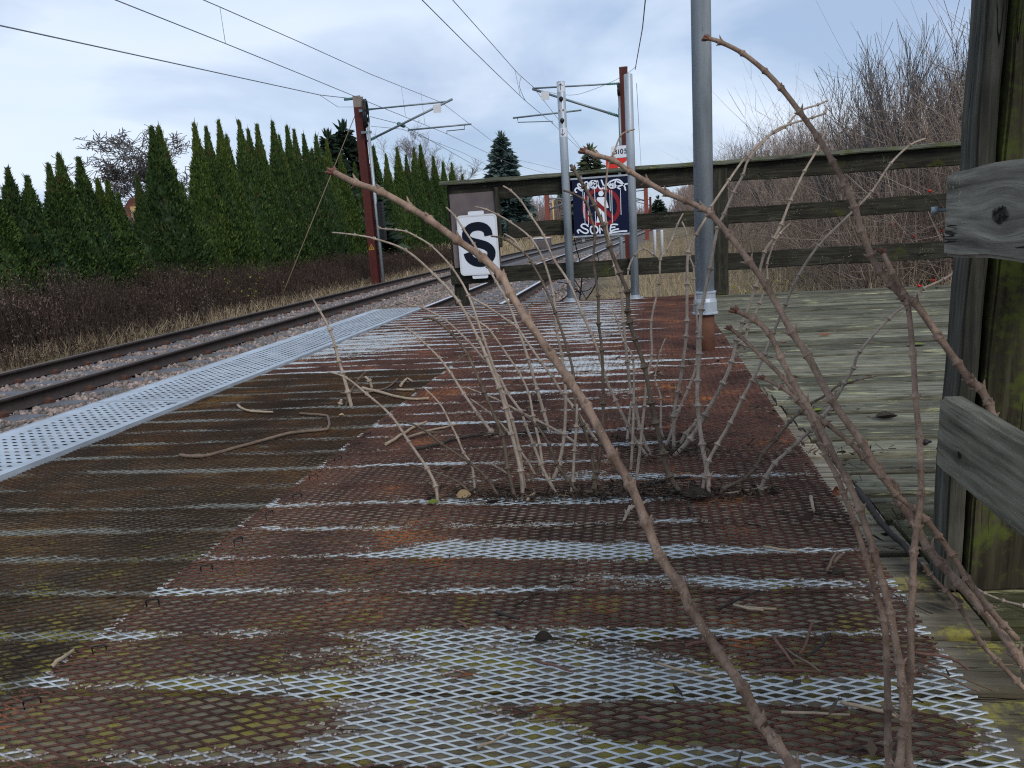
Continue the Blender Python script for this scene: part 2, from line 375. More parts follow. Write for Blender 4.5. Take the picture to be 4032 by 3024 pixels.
# ------------------------------------------------------------------ deck
PITCH, Y0, GAP = .152, .953, .020
def skew(Y): return .065-.020*(Y-.9)
def gap_dist(X, Y):
    Yc = np.array(Y, float).copy()
    for _ in range(3): Yc = Y-(.065-.020*(Yc-.9))*(X+.25)
    u = (Yc-Y0)/PITCH; k = np.round(u)
    return np.abs(u-k)*PITCH, k
XJ = lambda Y: .56-.048*Y
YEND = Y0+37*PITCH      # far end of the platform
def plank(mb, xa, xb, n, gs=1.0, off=0.0, seed=0):
    rg = random.Random(n*13+seed)
    ya, yb = Y0+n*PITCH+off, Y0+(n+1)*PITCH+off
    g = GAP/2*rg.uniform(.7, 1.15)*(1 if gs == 1 else rg.uniform(.7, gs)); h = rg.uniform(-.002, .002)*gs; ch = .006
    prof = [(g, -.03), (g, -ch), (g+ch*.4, -ch*.35), (g+ch*1.3, 0), (PITCH-g-ch*1.3, 0), (PITCH-g-ch*.4, -ch*.35), (PITCH-g, -ch), (PITCH-g, -.03)]
    xs = np.linspace(xa(ya) if callable(xa) else xa, xb(ya) if callable(xb) else xb, 9)
    V = []; tw = rg.uniform(-.004, .004)
    for i, x in enumerate(xs):
        for d, z in prof:
            yc = ya+d; V.append((x, yc+skew(yc)*(x+.25)+rg.uniform(-.0008, .0008), z+h+tw*(d/PITCH-.5)*(i/8)))
    k = len(prof); F = []
    for i in range(8): F += [(i*k+j, (i+1)*k+j, (i+1)*k+(j+1) % k, i*k+(j+1) % k) for j in range(k)]
    F += [tuple(range(k)), tuple(8*k+j for j in range(k))[::-1]]
    mb.add(V, F)
def plank_attr(o, n):
    at = o.data.attributes.new('pl', 'FLOAT', 'POINT'); at.data.foreach_set('value', np.repeat(RG.random(n), 72).astype(np.float32))
mb = MB()
for n in range(-12, 37): plank(mb, -1.95, lambda y: XJ(y)-.003, n)
o = obj('platform_deck', mb, M['deck_l']); o['kind'] = 'structure'; plank_attr(o, 49)
mb = MB()
for n in range(-12, 37): plank(mb, lambda y: XJ(y)+.005, 3.4, n, 2.5, off=.03*math.sin(1.0), seed=5)
o = obj('side_deck', mb, M['deck_r']); o['kind'] = 'structure'; plank_attr(o, 49)
mb = MB()                                   # joists and edge beam under the boards
for x in (-1.93, -1.3, -.65, .0, .62, 1.3, 2.0, 2.7, 3.3): mb.box((x-.04, -.8, -.2), (x+.04, YEND-.05, -.032))
for x in (-1.8, -.6, .7, 2.0, 3.2):
    for y in (.4, 2.4, 4.4, 6.3): mb.box((x-.07, y-.07, -1.1), (x+.07, y+.07, -.202))
o = obj('platform_frame', mb, M['fence']); o['kind'] = 'structure'

# ------------------------------------------------------------------ expanded metal sheets
PATCH = [(1120, 1435, 560, 66, .66), (1250, 1506, 900, 26, .5), (960, 1580, 360, 78, .72), (1780, 1500, 450, 30, .6), (700, 1625, 700, 22, .35), (1500, 1640, 700, 16, .5), (1650, 1378, 330, 10, .35),
         (1180, 1194, 480, 24, .7), (1400, 1258, 300, 14, .45), (1700, 1262, 250, 12, .4), (1380, 1030, 330, 16, .50), (1150, 1088, 420, 10, .40),
         (1300, 790, 260, 26, .50), (1280, 705, 150, 44, .5), (1260, 660, 160, 14, .4), (1330, 850, 330, 12, .35), (1280, 930, 260, 10, .3),
         (760, 745, 190, 34, .50), (900, 690, 160, 14, .30), (1020, 665, 110, 6, .2), (1160, 960, 300, 10, .2), (1900, 1300, 90, 14, .5), (2080, 1580, 70, 90, .75), (2000, 1440, 80, 40, .4), (100, 1480, 60, 14, .6)]
NEG = [(1720, 1580, 430, 36, 1.1), (1450, 690, 90, 60, .5), (1800, 1400, 250, 40, .25), (350, 1560, 300, 50, .3), (1560, 900, 160, 160, .35), (1000, 1470, 40, 8, .6)]
def project(P):
    c = (P-EYE) @ RM
    return CX+FPX*c[:, 0]/-c[:, 2], CY-FPX*c[:, 1]/-c[:, 2]
# worn patches are laid out on the deck itself, in metres
def deck_ellipses(L):
    out = []
    for cx, cy, rx, ry, a in L:
        c = gz(*D(cx, cy)); e = gz(*D(cx+rx, cy+rx*-.0)); f = gz(*D(cx, cy-ry)); g = gz(*D(cx, cy+ry))
        out.append((c[0], c[1], abs(e[0]-c[0]), max(abs(f[1]-g[1])/2, .012), a))
    return out
PW, NW = deck_ellipses(PATCH), deck_ellipses(NEG)
def sheet(name, x0, x1, y0, y1, lwd, swd, w, th, tilt, mat, label, z=.004, zbase=0.0, gdw=.016, yk=0.0, rough=.0012, gdamp=1.0, skewed=True):
    h = swd/2; nr = int((y1-y0)/h); nc = int((x1-x0)/lwd*2)+1
    base = np.arange(nc)*lwd/2; fl = .07*lwd/2
    xs = np.sort(np.concatenate([base-fl, base+fl])); kidx = np.repeat(np.arange(nc), 2)
    j = np.arange(nr)[:, None]
    sgn = np.where((kidx[None]+j) % 2 == 1, 1., -1.)
    Yc = y0+j*h+sgn*(h/2-.0003); X = np.broadcast_to(x0+xs[None], Yc.shape).copy()
    sk = (.065-.020*(Yc-.9))*(X+.25)*.55 if skewed else 0
    X += RG.normal(0, .0006, X.shape); Y = Yc+sk+RG.normal(0, .0004, X.shape)
    Zw = .0035*np.sin(X*9+1.3)*np.sin(Y*5.1)+.002*np.sin(Y*13+X*3)
    Zc = z+np.abs(Zw)+RG.normal(0, .0003, X.shape)
    ct, sn = math.cos(tilt), math.sin(tilt)
    prof = [(-w/2*ct, -w/2*sn), (w/2*ct, w/2*sn), (w/2*ct-th*sn, w/2*sn+th*ct), (-w/2*ct-th*sn, -w/2*sn+th*ct)]
    K = X.shape[1]
    V = np.zeros((nr, K, 4, 3))
    zb0 = w/2*sn
    for q, (dy, dz) in enumerate(prof): V[:, :, q] = np.stack([X, Y+dy, Zc+dz+zb0], -1)
    V = V.reshape(-1, 3)
    i = np.arange(4); jn = (i+1) % 4; k = np.arange(K-1)[:, None]*4
    quad = np.stack([k+i, k+jn, k+4+jn, k+4+i], -1).reshape(-1, 4)
    F = (np.arange(nr)[:, None, None]*(K*4)+quad[None]).reshape(-1, 4)
    xx, yy = V[:, 0], V[:, 1]
    d, kk = gap_dist(xx, yy)
    amp = .55+.45*np.sin(kk*12.9898+2)*np.cos(kk*4.1)
    xm = .62+.55*np.sin(xx*(2.1+.9*np.sin(kk*3.7))+kk*5.3)*np.sin(xx*5.2+kk*2.9+1)
    wv = gdw*(1+.10*yy)*(.75+.5*np.abs(np.sin(xx*3.3+kk*1.7)))
    gdv = np.exp(-(d/wv)**2)*np.clip(np.clip(amp+.42, .42, 1)+.5*(yy < 1.06), 0, 1.1)*gdamp*np.clip(xm, .55, 1.1)
    zb = np.full(len(V), zbase)
    for cx, cy, rx, ry, a in PW: zb += a*np.exp(-(((xx-cx)/rx)**2+((yy-cy)/ry)**2)**1.6)
    if gdw > .0155: zb += 1.0*np.exp(-((xx-x1)/.03)**2)*np.clip((1.45-yy)*2, 0, 1)+.5*np.exp(-((xx-x0)/.018)**2)*(np.sin(yy*41) > .0)
    for cx, cy, rx, ry, a in NW: zb -= a*np.exp(-(((xx-cx)/rx)**2+((yy-cy)/ry)**2)**1.6)
    o = nobj(name, V, F, mat, None, (x0, y0, 0), {'zb': zb, 'gd': gdv})
    return tag(o, label, 'metal mesh sheet', 'expanded metal sheets laid on the platform boards')
sheet('expanded_metal_sheet', -.955, .425, .45, 3.60, .0455, .0169, .0030, .0015, R_(30), M['mesh_zinc'], 'rusty diamond mesh sheet with bright bare patches in the foreground, stems growing through it', zbase=.02)
sh0 = bpy.data.objects['expanded_metal_sheet']
for i in range(13):
    y = .74+i*.146+random.uniform(-.02, .02); x = -.93+random.uniform(0, .03); a = random.uniform(.3, 1.2); d = np.array([math.cos(a), math.sin(a), 0])*.011
    c0 = np.array([x, y, .011]); obj('staple', MB().tube([c0-d-[0, 0, .012], c0-d+[0, 0, .002], c0-d*.8+[0, 0, .004], c0+d*.8+[0, 0, .004], c0+d+[0, 0, .002], c0+d-[0, 0, .012]], .0014, 5), M['black'], sh0)
sheet('expanded_metal_sheet', -.955, .420, 3.605, YEND-.01, .0455, .0169, .0030, .0016, R_(32), M['mesh_zinc'], 'rust and silver striped mesh sheet running from the grey lamp pole to the end fence', zbase=-.02, gdw=.0125)
sheet('expanded_metal_sheet', -1.93, -.94, .45, 3.52, .042, .0180, .0027, .0017, R_(50), M['mesh_dark'], 'dark blackened fine mesh sheet between the pale grating strip and the rusty sheet', z=.003, zbase=.30, gdamp=.55, gdw=.014)
sheet('expanded_metal_sheet', -1.93, -.962, 3.525, YEND-.01, .0455, .0169, .0030, .0016, R_(32), M['mesh_zinc'], 'pale rust striped mesh sheet beside the far grating, beyond the dark sheet', zbase=.06, gdw=.014)

# ------------------------------------------------------------------ punched grating strip
def grating(y0, y1, label):
    x0, x1, zt = -2.43, -1.95, .012
    p = .040; ny = int((y1-y0-.06)/p); nx = 9
    t = NTV = np.arange(10)*2*np.pi/10
    rings = [(None, .0), ((.0155, .0135), .0), ((.0145, .0115), .007), ((.0128, .0082), .0075), ((.0120, .0072), -.010)]
    V = []; F = []
    yo = y0+.03
    for a in range(nx):
        for b in range(-nx, ny):
            cx = x1-.065-a*p; cyy = yo+.02+b*p+a*p
            if not (y0+.028 < cyy < y1-.028): continue
            o = len(V); h_ = .0040
            for k in range(6):
                u = math.pi*k/5; cc, ss = math.cos(u), math.sin(u)
                V += [(cx+.0121*cc, cyy+.0108*ss, zt), (cx+.0121*cc, cyy+.0060*ss, zt+h_*.8*ss), (cx+.0120*cc, cyy+.0005, zt+h_*ss), (cx+.0112*cc, cyy+.0008, zt+h_*ss*.8-.0006)]
            for k in range(5):
                for r in range(3): F.append((o+k*4+r, o+k*4+4+r, o+k*4+5+r, o+k*4+1+r))
    g = thing('grating_panel', label, 'grating', (x1, (y0+y1)/2, 0), 'pale steel grating panels along the platform edge')
    # plate: cells cut around every hole
    PV = []; PF = []
    for a in range(nx):
        for b in range(-nx, ny):
            cx = x1-.065-a*p; cyy = yo+.02+b*p+a*p
            if not (y0+.028 < cyy < y1-.028): continue
            o = len(PV)
            sq = []
            for q in range(10):
                cc, ss = math.cos(t[q]), math.sin(t[q]); k = .0200/max(abs(cc), abs(ss)); sq.append((cx+k*cc, cyy+k*ss, zt))
            PV += sq+[(cx+.0120*math.cos(t[q]), cyy+(.0105 if math.sin(t[q]) > 0 else .0030)*math.sin(t[q]), zt) for q in range(10)]
            PF += [(o+q, o+(q+1) % 10, o+10+(q+1) % 10, o+10+q) for q in range(10)]
            PV += [(cx+sx*.02, cyy+sy*.02, zt) for sx, sy in ((1, 1), (-1, 1), (-1, -1), (1, -1))]
            # corners between the decagon and the square
            for (ci, pair) in ((0, (1, 2)), (1, (3, 4)), (2, (6, 7)), (3, (8, 9))): PF.append((o+20+ci, o+pair[1], o+pair[0]))
    m = MB(); m.add(PV, PF)
    xl = x1-.065-.02; xr = x1-.065-8*p-.02
    m.add([(x1, y0, zt), (x1, y1, zt), (xl+.04, y1, zt), (xl+.04, y0, zt)], [(0, 1, 2, 3)])
    m.add([(xr, y0, zt), (xr, y1, zt), (x0, y1, zt), (x0, y0, zt)], [(0, 1, 2, 3)])
    m.add([(xl+.04, y0, zt-.0005), (xl+.04, y0+.045, zt-.0005), (xr, y0+.045, zt-.0005), (xr, y0, zt-.0005)], [(0, 1, 2, 3)])
    m.add([(xl+.04, y1-.045, zt-.0005), (xl+.04, y1, zt-.0005), (xr, y1, zt-.0005), (xr, y1-.045, zt-.0005)], [(0, 1, 2, 3)])
    m.box((x1, y0, -.03), (x1+.004, y1, zt+.006)); m.box((x0-.004, y0, -.06), (x0, y1, zt+.002))
    m.add(V, F, True); obj('plate', m, M['grating'], g)
    return g
GY = [(-.9, 1.12), (1.125, 2.94), (2.945, 5.0), (5.005, YEND+.02)]
for (a, b), l in zip(GY, ['pale punched grating panel at the very left edge of the view, closest to the camera', 'pale punched grating panel with large holes beside the dark mesh, second of the strip',
                          'pale punched grating panel between the two joints of the strip, third along', 'pale punched grating panel reaching the end fence, farthest of the strip']): grating(a, b, l)
mb = MB().box((-2.42, -.9, -.45), (-2.36, YEND, -.062)); mb.box((-2.0, -.9, -1.2), (-1.962, YEND, -.034))  # outer beam, then an added closed skirt that shuts light out below the boards
mb.box((3.36, -.9, -1.2), (3.40, YEND+.1, -.034)); mb.box((-1.96, YEND-.03, -1.2), (3.359, YEND+.01, -.06)); mb.box((-1.96, -.95, -1.2), (3.359, -.91, -.034))
o = obj('edge_beam_and_light_skirt', mb, M['fence']); o['kind'] = 'structure'

# ------------------------------------------------------------------ ground, ballast, tracks
def track_shift(Y):
    Y = np.asarray(Y, float); q = np.clip(Y-12, 0, 30)
    return .0007*q*q+np.clip(Y-42, 0, None)*.042
NEARX, FARX, ZR = -3.42, -7.22, -.70
def ground_h(X, Y):
    s = track_shift(Y); x = X-s
    h = np.full_like(X, -1.05)
    h = h+.55*np.clip((-10.0-x)/4.0, 0, 1)**1.0
    h = h+.12*np.clip((-9.2-x)/1.0, 0, 1)
    r = np.clip((x-.2)/5.0, 0, 1); h = h+r*(.75)*np.clip((Y-4.5)/3, 0, 1)
    h = h+np.clip(x-8, 0, 60)*.04
    return h
xs = np.concatenate([np.linspace(-400, -30, 14), np.linspace(-28, 26, 110), np.linspace(30, 400, 14)])
ys = np.concatenate([np.linspace(-60, 0, 10), np.linspace(1, 90, 120), np.linspace(95, 900, 40)])
GX, GYY = np.meshgrid(xs, ys); H = ground_h(GX, GYY)+RG.normal(0, .025, GX.shape)*(np.abs(GX) < 30)
V = np.stack([GX, GYY, H], -1).reshape(-1, 3); nx, ny = len(xs), len(ys)
i = np.arange(ny-1)[:, None]*nx+np.arange(nx-1)[None]; F = np.stack([i, i+1, i+nx+1, i+nx], -1).reshape(-1, 4)
o = nobj('ground', V, F, M['ground'], smooth=True); o['kind'] = 'structure'

def strip(name, prof, mat, ya=-12., yb=260., n=140):
    Y = np.concatenate([np.linspace(ya, 45, n//2), np.linspace(47, yb, n//2)]); s = track_shift(Y); k = len(prof)
    V = np.array([[(x+s[a], Y[a], z) for x, z in prof] for a in range(len(Y))]).reshape(-1, 3)
    i = np.arange(len(Y)-1)[:, None]*k+np.arange(k-1)[None]; F = np.stack([i, i+1, i+k+1, i+k], -1).reshape(-1, 4)
    return V, F
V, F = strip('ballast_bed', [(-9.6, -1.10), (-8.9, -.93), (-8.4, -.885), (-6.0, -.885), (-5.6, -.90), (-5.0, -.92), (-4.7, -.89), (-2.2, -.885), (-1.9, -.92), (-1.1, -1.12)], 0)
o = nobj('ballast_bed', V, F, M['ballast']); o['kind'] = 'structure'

def ico():
    t = (1+5**.5)/2
    v = np.array([(-1,t,0),(1,t,0),(-1,-t,0),(1,-t,0),(0,-1,t),(0,1,t),(0,-1,-t),(0,1,-t),(t,0,-1),(t,0,1),(-t,0,-1),(-t,0,1)], float); v /= np.linalg.norm(v[0])
    f = np.array([(0,11,5),(0,5,1),(0,1,7),(0,7,10),(0,10,11),(1,5,9),(5,11,4),(11,10,2),(10,7,6),(7,1,8),(3,9,4),(3,4,2),(3,2,6),(3,6,8),(3,8,9),(4,9,5),(2,4,11),(6,2,10),(8,6,7),(9,8,1)])
    return v, f
IV, IF = ico()
def stones(n, xr, yr, power, size=(.018, .034)):
    X = RG.uniform(*xr, n); Y = yr[0]+(yr[1]-yr[0])*RG.random(n)**power
    s = RG.uniform(*size, n)*(1+.02*Y); X = X+track_shift(Y)
    ph = np.where(X-track_shift(Y) < -5.3, 3.3, 6.6); dd_ = np.abs(((Y-ph)/.62)-np.round((Y-ph)/.62))*.62; xc_ = np.where(X-track_shift(Y) < -5.3, FARX, NEARX)
    keep = ~((dd_ < .115) & (np.abs(X-track_shift(Y)-xc_) < 1.27) & (RG.random(n) < .93)); X, Y, s = X[keep], Y[keep], s[keep]; n = len(X)
    jit = RG.uniform(.62, 1.25, (n, 12, 1)); sq = RG.uniform(.6, 1.15, (n, 1, 3))
    a = RG.uniform(0, 6.28, n); ca, sa = np.cos(a)[:, None], np.sin(a)[:, None]
    v = IV[None]*jit*sq*s[:, None, None]
    v = np.stack([v[..., 0]*ca-v[..., 1]*sa, v[..., 0]*sa+v[..., 1]*ca, v[..., 2]], -1)
    xl = X-track_shift(Y)
    z = np.where((xl > -5.6) & (xl < -4.7), -.905, -.885)
    z = np.where(xl < -8.4, -.885-(-8.4-xl)*.12, z)
    c = np.stack([X, Y, z+s*.25], -1); V = (v+c[:, None]).reshape(-1, 3)
    F = (np.arange(n)[:, None, None]*12+IF[None]).reshape(-1, 3)
    return V, F, np.repeat(RG.random(n), 12)
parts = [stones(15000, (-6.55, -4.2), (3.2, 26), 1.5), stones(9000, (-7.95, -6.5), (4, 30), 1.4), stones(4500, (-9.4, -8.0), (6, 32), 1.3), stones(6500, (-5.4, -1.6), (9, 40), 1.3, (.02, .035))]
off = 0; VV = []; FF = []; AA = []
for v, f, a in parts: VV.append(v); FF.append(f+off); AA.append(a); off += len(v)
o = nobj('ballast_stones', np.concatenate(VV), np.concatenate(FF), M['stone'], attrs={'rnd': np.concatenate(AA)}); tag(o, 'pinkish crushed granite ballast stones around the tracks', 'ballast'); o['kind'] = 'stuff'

def rail(xoff, parent, top_mat):
    Y = np.concatenate([np.linspace(-10, 45, 56), np.linspace(48, 240, 40)]); s = track_shift(Y)
    def ext(prof):
        k = len(prof); V = np.array([[(xoff+x+s[a], Y[a], ZR+z) for x, z in prof] for a in range(len(Y))]).reshape(-1, 3)
        i = np.arange(len(Y)-1)[:, None]*k+np.arange(k)[None]; j = np.arange(len(Y)-1)[:, None]*k+(np.arange(k)[None]+1) % k
        return V, np.stack([i, j, j+k, i+k], -1).reshape(-1, 4)
    web = [(-.036, -.008), (-.036, -.034), (-.010, -.046), (-.009, -.130), (-.066, -.150), (-.068, -.160), (.068, -.160), (.066, -.150), (.009, -.130), (.010, -.046), (.036, -.034), (.036, -.008)]
    V, F = ext(web[::-1]); r = nobj('rail', V, F, M['rail_side'], parent)
    V, F = ext([(-.036, -.0075), (-.030, -.001), (-.015, .0), (.015, .0), (.030, -.001), (.036, -.0075)][::-1])
    base = np.array(parent_world(r)); me = np_mesh('running_surface', V-base, F); link('running_surface', me, top_mat, r)
def track(xc, label, top_mat, y0, nsl):
    t = thing('railway_track', label, 'railway track', (xc, 10, ZR-.2))
    rail(xc-.7535, t, top_mat); rail(xc+.7535, t, top_mat)
    m = MB()
    prof = [(-1.3, -.165), (-1.3, -.182), (1.3, -.182), (1.3, -.165)]
    m.add([(-1.3, -.12, ZR-.20), (1.3, -.12, ZR-.20), (1.3, .12, ZR-.20), (-1.3, .12, ZR-.20), (-1.27, -.10, ZR-.163), (1.27, -.10, ZR-.163), (1.27, .10, ZR-.163), (-1.27, .10, ZR-.163)],
          [(4, 5, 6, 7), (0, 1, 5, 4), (1, 2, 6, 5), (2, 3, 7, 6), (3, 0, 4, 7)])
    first = None
    prof = [(-.15, -.164), (-.15, -.125), (-.115, -.125), (-.105, -.105), (-.085, -.105), (-.075, -.135), (-.070, -.1485), (.070, -.1485), (.075, -.135), (.085, -.105), (.105, -.105), (.115, -.125), (.15, -.125), (.15, -.164)]
    cv = [(x, yy, z) for yy in (-.04, .04) for x, z in prof]; np_ = len(prof)
    cf = [tuple(range(np_)), tuple(range(np_, 2*np_))[::-1]]+[(i, (i+1) % np_, np_+(i+1) % np_, np_+i) for i in range(np_)]
    for k in range(nsl):
        y = y0+k*.62
        if first is None:
            me = bpy.data.meshes.new('sleeper'); me.from_pydata(m.v, [], m.f); me.update()
            cm = bpy.data.meshes.new('rail_clip'); cm.from_pydata(cv, [], cf); cm.update()
            first = (me, cm)
        s = link('sleeper', first[0], M['concrete'], t); s.location = Vector((xc+float(track_shift(y)), y, 0))-parent_world(t)
        if k < 45:
            for sx in (-.7535, .7535): link('rail_clip', first[1], M['clip'], s).location = (sx, 0, ZR)
track(FARX, 'far dull brown railway track on concrete sleepers, next to the weedy verge', M['rail_dull'], 3.3, 92)
track(NEARX, 'near railway track with bright polished rail tops, emerging beyond the platform end', M['rail_shiny'], 6.6, 92)

# ------------------------------------------------------------------ dead weeds, grass, thicket (uncountable)
def stalks(n, place, hfun, lean=.25, r=(.002, .004), K=4, sides=3, bend=.15):
    X, Y = place(n); Z = ground_h(X, Y)
    h = hfun(X, Y, n); a = RG.uniform(0, 6.28, n); l = np.abs(RG.normal(0, lean, n))
    t = np.linspace(0, 1, K)
    P = np.zeros((n, K, 3))
    for k in range(K):
        P[:, k, 0] = X+np.cos(a)*l*h*t[k]**1.4+RG.normal(0, .02, n)*h*(k > 0)
        P[:, k, 1] = Y+np.sin(a)*l*h*t[k]**1.4+RG.normal(0, .02, n)*h*(k > 0)
        P[:, k, 2] = Z-.03+h*t[k]
    R = RG.uniform(*r, n)[:, None]*(1.1-.85*t[None])
    V, F = tube_arrays(P, R, sides)
    return V, F, np.repeat(RG.random(n), K*sides), P
def blades(P0, D, L, W, rg=RG):
    """kite shaped leaflets: base, sides, tip"""
    n = len(P0); D = D/(np.linalg.norm(D, axis=1, keepdims=True)+1e-9)
    ref = rg.normal(0, 1, (n, 3)); Sd = np.cross(D, ref); Sd /= np.linalg.norm(Sd, axis=1, keepdims=True)+1e-9
    L = np.broadcast_to(L, (n,))[:, None]; W = np.broadcast_to(W, (n,))[:, None]
    V = np.stack([P0, P0+D*L*.45+Sd*W/2, P0+D*L, P0+D*L*.45-Sd*W/2], 1).reshape(-1, 3)
    F = np.arange(n*4).reshape(-1, 4); return V, F, np.repeat(rg.random(n), 4)
def merge(parts):
    off = 0; VV = []; FF = []; AA = []
    for v, f, a in parts: VV.append(v); FF.append(f+off); AA.append(a); off += len(v)
    return np.concatenate(VV), np.concatenate(FF), np.concatenate(AA)

# brown weeds between hedge and far track
def pl_weeds(n):
    Y = 7+38*RG.random(n)**1.35; x = -9.55-3.3*RG.random(n)**.9
    return x+track_shift(Y), Y
wt = 1.0
def hw(X, Y, n): 
    e = np.clip((-9.4-(X-track_shift(Y)))/1.3, .25, 1)
    cl = .14*np.sin(Y*1.7+X*.8)+.12*np.sin(Y*.63+2)+.12*np.sin(Y*3.9+X*2.3)+.10*np.sin(X*4.1-Y*2.2)
    return RG.uniform(.5, 1.0, n)*1.22*e*(1+cl)*np.interp(Y, [8, 13, 20, 30], [1.02, .95, .66, .58])
v, f, a, P = stalks(16000, pl_weeds, hw, .22, (.004, .008), 4)
tops = P[:, -1]; q = RG.integers(0, len(tops), 30000); pb = tops[q]+RG.normal(0, .05, (30000, 3))-np.array([0, 0, .06])
b1 = blades(pb, RG.normal(0, .6, (30000, 3))+[0, 0, .8], RG.uniform(.03, .08, 30000), RG.uniform(.006, .016, 30000)); cz = np.repeat(np.sin(pb[:, 1]*1.1+pb[:, 0]*1.7+1)*.5+.5, 4); b1 = (b1[0], b1[1], .45+.35*b1[2]+.30*cz*(b1[0][:, 1] < 17))
X, Y = pl_weeds(42000); Z = ground_h(X, Y)+RG.random(42000)**1.0*hw(X, Y, 42000)*.9
b2 = blades(np.stack([X, Y, Z], -1), RG.normal(0, .7, (42000, 3))+[0, 0, .5], RG.uniform(.08, .2, 42000), RG.uniform(.008, .022, 42000)); b2 = (b2[0], b2[1], .62*b2[2])
V, F, A = merge([(v, f, a*.75), b1, b2])
o = nobj('undergrowth', V, F, M['brush'], attrs={'rnd': A}); tag(o, 'dead dark brown weeds and brambles below the conifer hedge', 'undergrowth'); o['kind'] = 'stuff'
# ivy and yellow leaves in it
X, Y = pl_weeds(1500); keep = (np.sin(Y*1.1)+np.sin(Y*.37+1)) > .6; X, Y = X[keep], Y[keep]; n = len(X)
b = blades(np.stack([X, Y, ground_h(X, Y)+RG.random(n)*.9], -1), RG.normal(0, .7, (n, 3))+[0, 0, .3], RG.uniform(.05, .10, n), RG.uniform(.03, .06, n))
# right verge weeds
n2 = 1500; X2 = RG.uniform(-.2, 4.2, n2); Y2 = RG.uniform(7.2, 13, n2); k2 = (np.sin(X2*2.1+1)*np.sin(Y2*1.3)) > .05; X2, Y2 = X2[k2], Y2[k2]; n2 = len(X2)
bb = blades(np.stack([X2, Y2, ground_h(X2, Y2)+.05+RG.random(n2)*.35], -1), RG.normal(0, .7, (n2, 3))+[0, 0, .3], RG.uniform(.04, .09, n2), RG.uniform(.03, .05, n2))
V, F, A = merge([(b[0], b[1], b[2]*.8), bb])
o = nobj('green_weeds', V, F, M['greenweed'], attrs={'rnd': A}); tag(o, 'scattered green and yellow weed leaves on both verges', 'weeds'); o['kind'] = 'stuff'

# dry grass
def pl_gl(n):
    Y = 9+70*RG.random(n)**.9; return -9.85+.95*RG.random(n)*np.clip((Y-9)/14, .12, 1)+track_shift(Y), Y
def pl_gr(n):
    Y = 7.0+45*RG.random(n)**1.7; return -1.0+8*RG.random(n)**1.1*(.55+Y/40)+track_shift(Y), Y
def pl_far(n):
    Y = 42+120*RG.random(n)**1.3; return -9.6-9*RG.random(n)**1.2+track_shift(Y), Y
g1 = stalks(7000, pl_gl, lambda X, Y, n: RG.uniform(.12, .38, n), .6, (.003, .007), 4)
g2 = stalks(15000, pl_gr, lambda X, Y, n: RG.uniform(.2, .62, n)*np.clip(.4+(X+1)*.6, .3, 1), .6, (.003, .006), 4)
g3 = stalks(6000, pl_far, lambda X, Y, n: RG.uniform(.3, .7, n), .5, (.012, .03), 4)
V, F, A = merge([g1[:3], g2[:3], g3[:3]])
o = nobj('dry_grass', V, F, M['drygrass'], attrs={'rnd': A}); tag(o, 'straw coloured dry grass on the railway verges', 'grass'); o['kind'] = 'stuff'

# brown thicket on the right
def pl_th(n):
    Y = 9.2+60*RG.random(n)**2.0; return 2.3+.02*(Y-9)+ (4.5+.10*Y)*RG.random(n)**.8, Y
def hth(X, Y, n):
    return RG.uniform(.5, 1.05, n)*(2.3+.030*Y+.35*np.sin(Y*.8)+.25*np.sin(X*2+Y))*np.clip((X-1.9)/1.6, .45, 1.1)
t1 = stalks(6500, pl_th, lambda X, Y, n: hth(X, Y, n)*np.where(Y > 16, 1.12, .95), .30, (.003, .007), 5)
P = t1[3]; ns = 52000; q = RG.integers(0, len(P), ns); kk = RG.random(ns)*.85+.12
i0 = np.floor(kk*4).astype(int); fr = (kk*4-i0)[:, None]; B = P[q, i0]*(1-fr)+P[q, np.minimum(i0+1, 4)]*fr
dirs = RG.normal(0, .8, (ns, 3))+[0, 0, .55]; L = RG.uniform(.15, .55, ns)*(1+.012*B[:, 1])
tt = np.linspace(0, 1, 3); TP = B[:, None]+dirs[:, None]*L[:, None, None]*tt[None, :, None]+np.array([0, 0, .12])*L[:, None, None]*(tt**2)[None, :, None]
TV, TF = tube_arrays(TP, (RG.uniform(.0016, .0032, ns)*(1+.03*B[:, 1]))[:, None]*(1-.6*tt[None]), 3)
V, F, A = merge([(t1[0], t1[1], t1[2]), (TV, TF, np.repeat(RG.random(ns), 9))])
o = nobj('thicket', V, F, M['thicket'], attrs={'rnd': A}); tag(o, 'dense leafless brown thicket behind the end fence on the right', 'thicket'); o['kind'] = 'stuff'

# far leafless woods, both sides of the line
def far_wood(n, place, hf):
    X, Y = place(n); Z = ground_h(X, Y); h = hf(X, Y, n); K = 4; t = np.linspace(0, 1, K); P = np.zeros((n, K, 3))
    a = RG.normal(0, .14, (n, 2))
    for k in range(K):
        P[:, k, 0] = X+a[:, 0]*h*t[k]+RG.normal(0, .05, n)*(k > 0); P[:, k, 1] = Y+a[:, 1]*h*t[k]; P[:, k, 2] = Z+h*t[k]
    V, F = tube_arrays(P, RG.uniform(.02, .05, n)[:, None]*(1.05-.8*t[None])*(Y[:, None]/70), 3)
    m = n*5; q = RG.integers(0, n, m); kk = .25+.72*RG.random(m); B = P[q, 0]*(1-kk[:, None])+P[q, -1]*kk[:, None]
    d = RG.normal(0, .5, (m, 3))+[0, 0, .7]; L = RG.uniform(.5, 1.6, m); tt = np.linspace(0, 1, 3)
    TP = B[:, None]+d[:, None]*L[:, None, None]*tt[None, :, None]
    TV, TF = tube_arrays(TP, (RG.uniform(.008, .02, m)*(B[:, 1]/70))[:, None]*(1-.5*tt[None]), 3)
    return merge([(V, F, np.repeat(RG.random(n), K*3)), (TV, TF, np.repeat(RG.random(m), 9))])
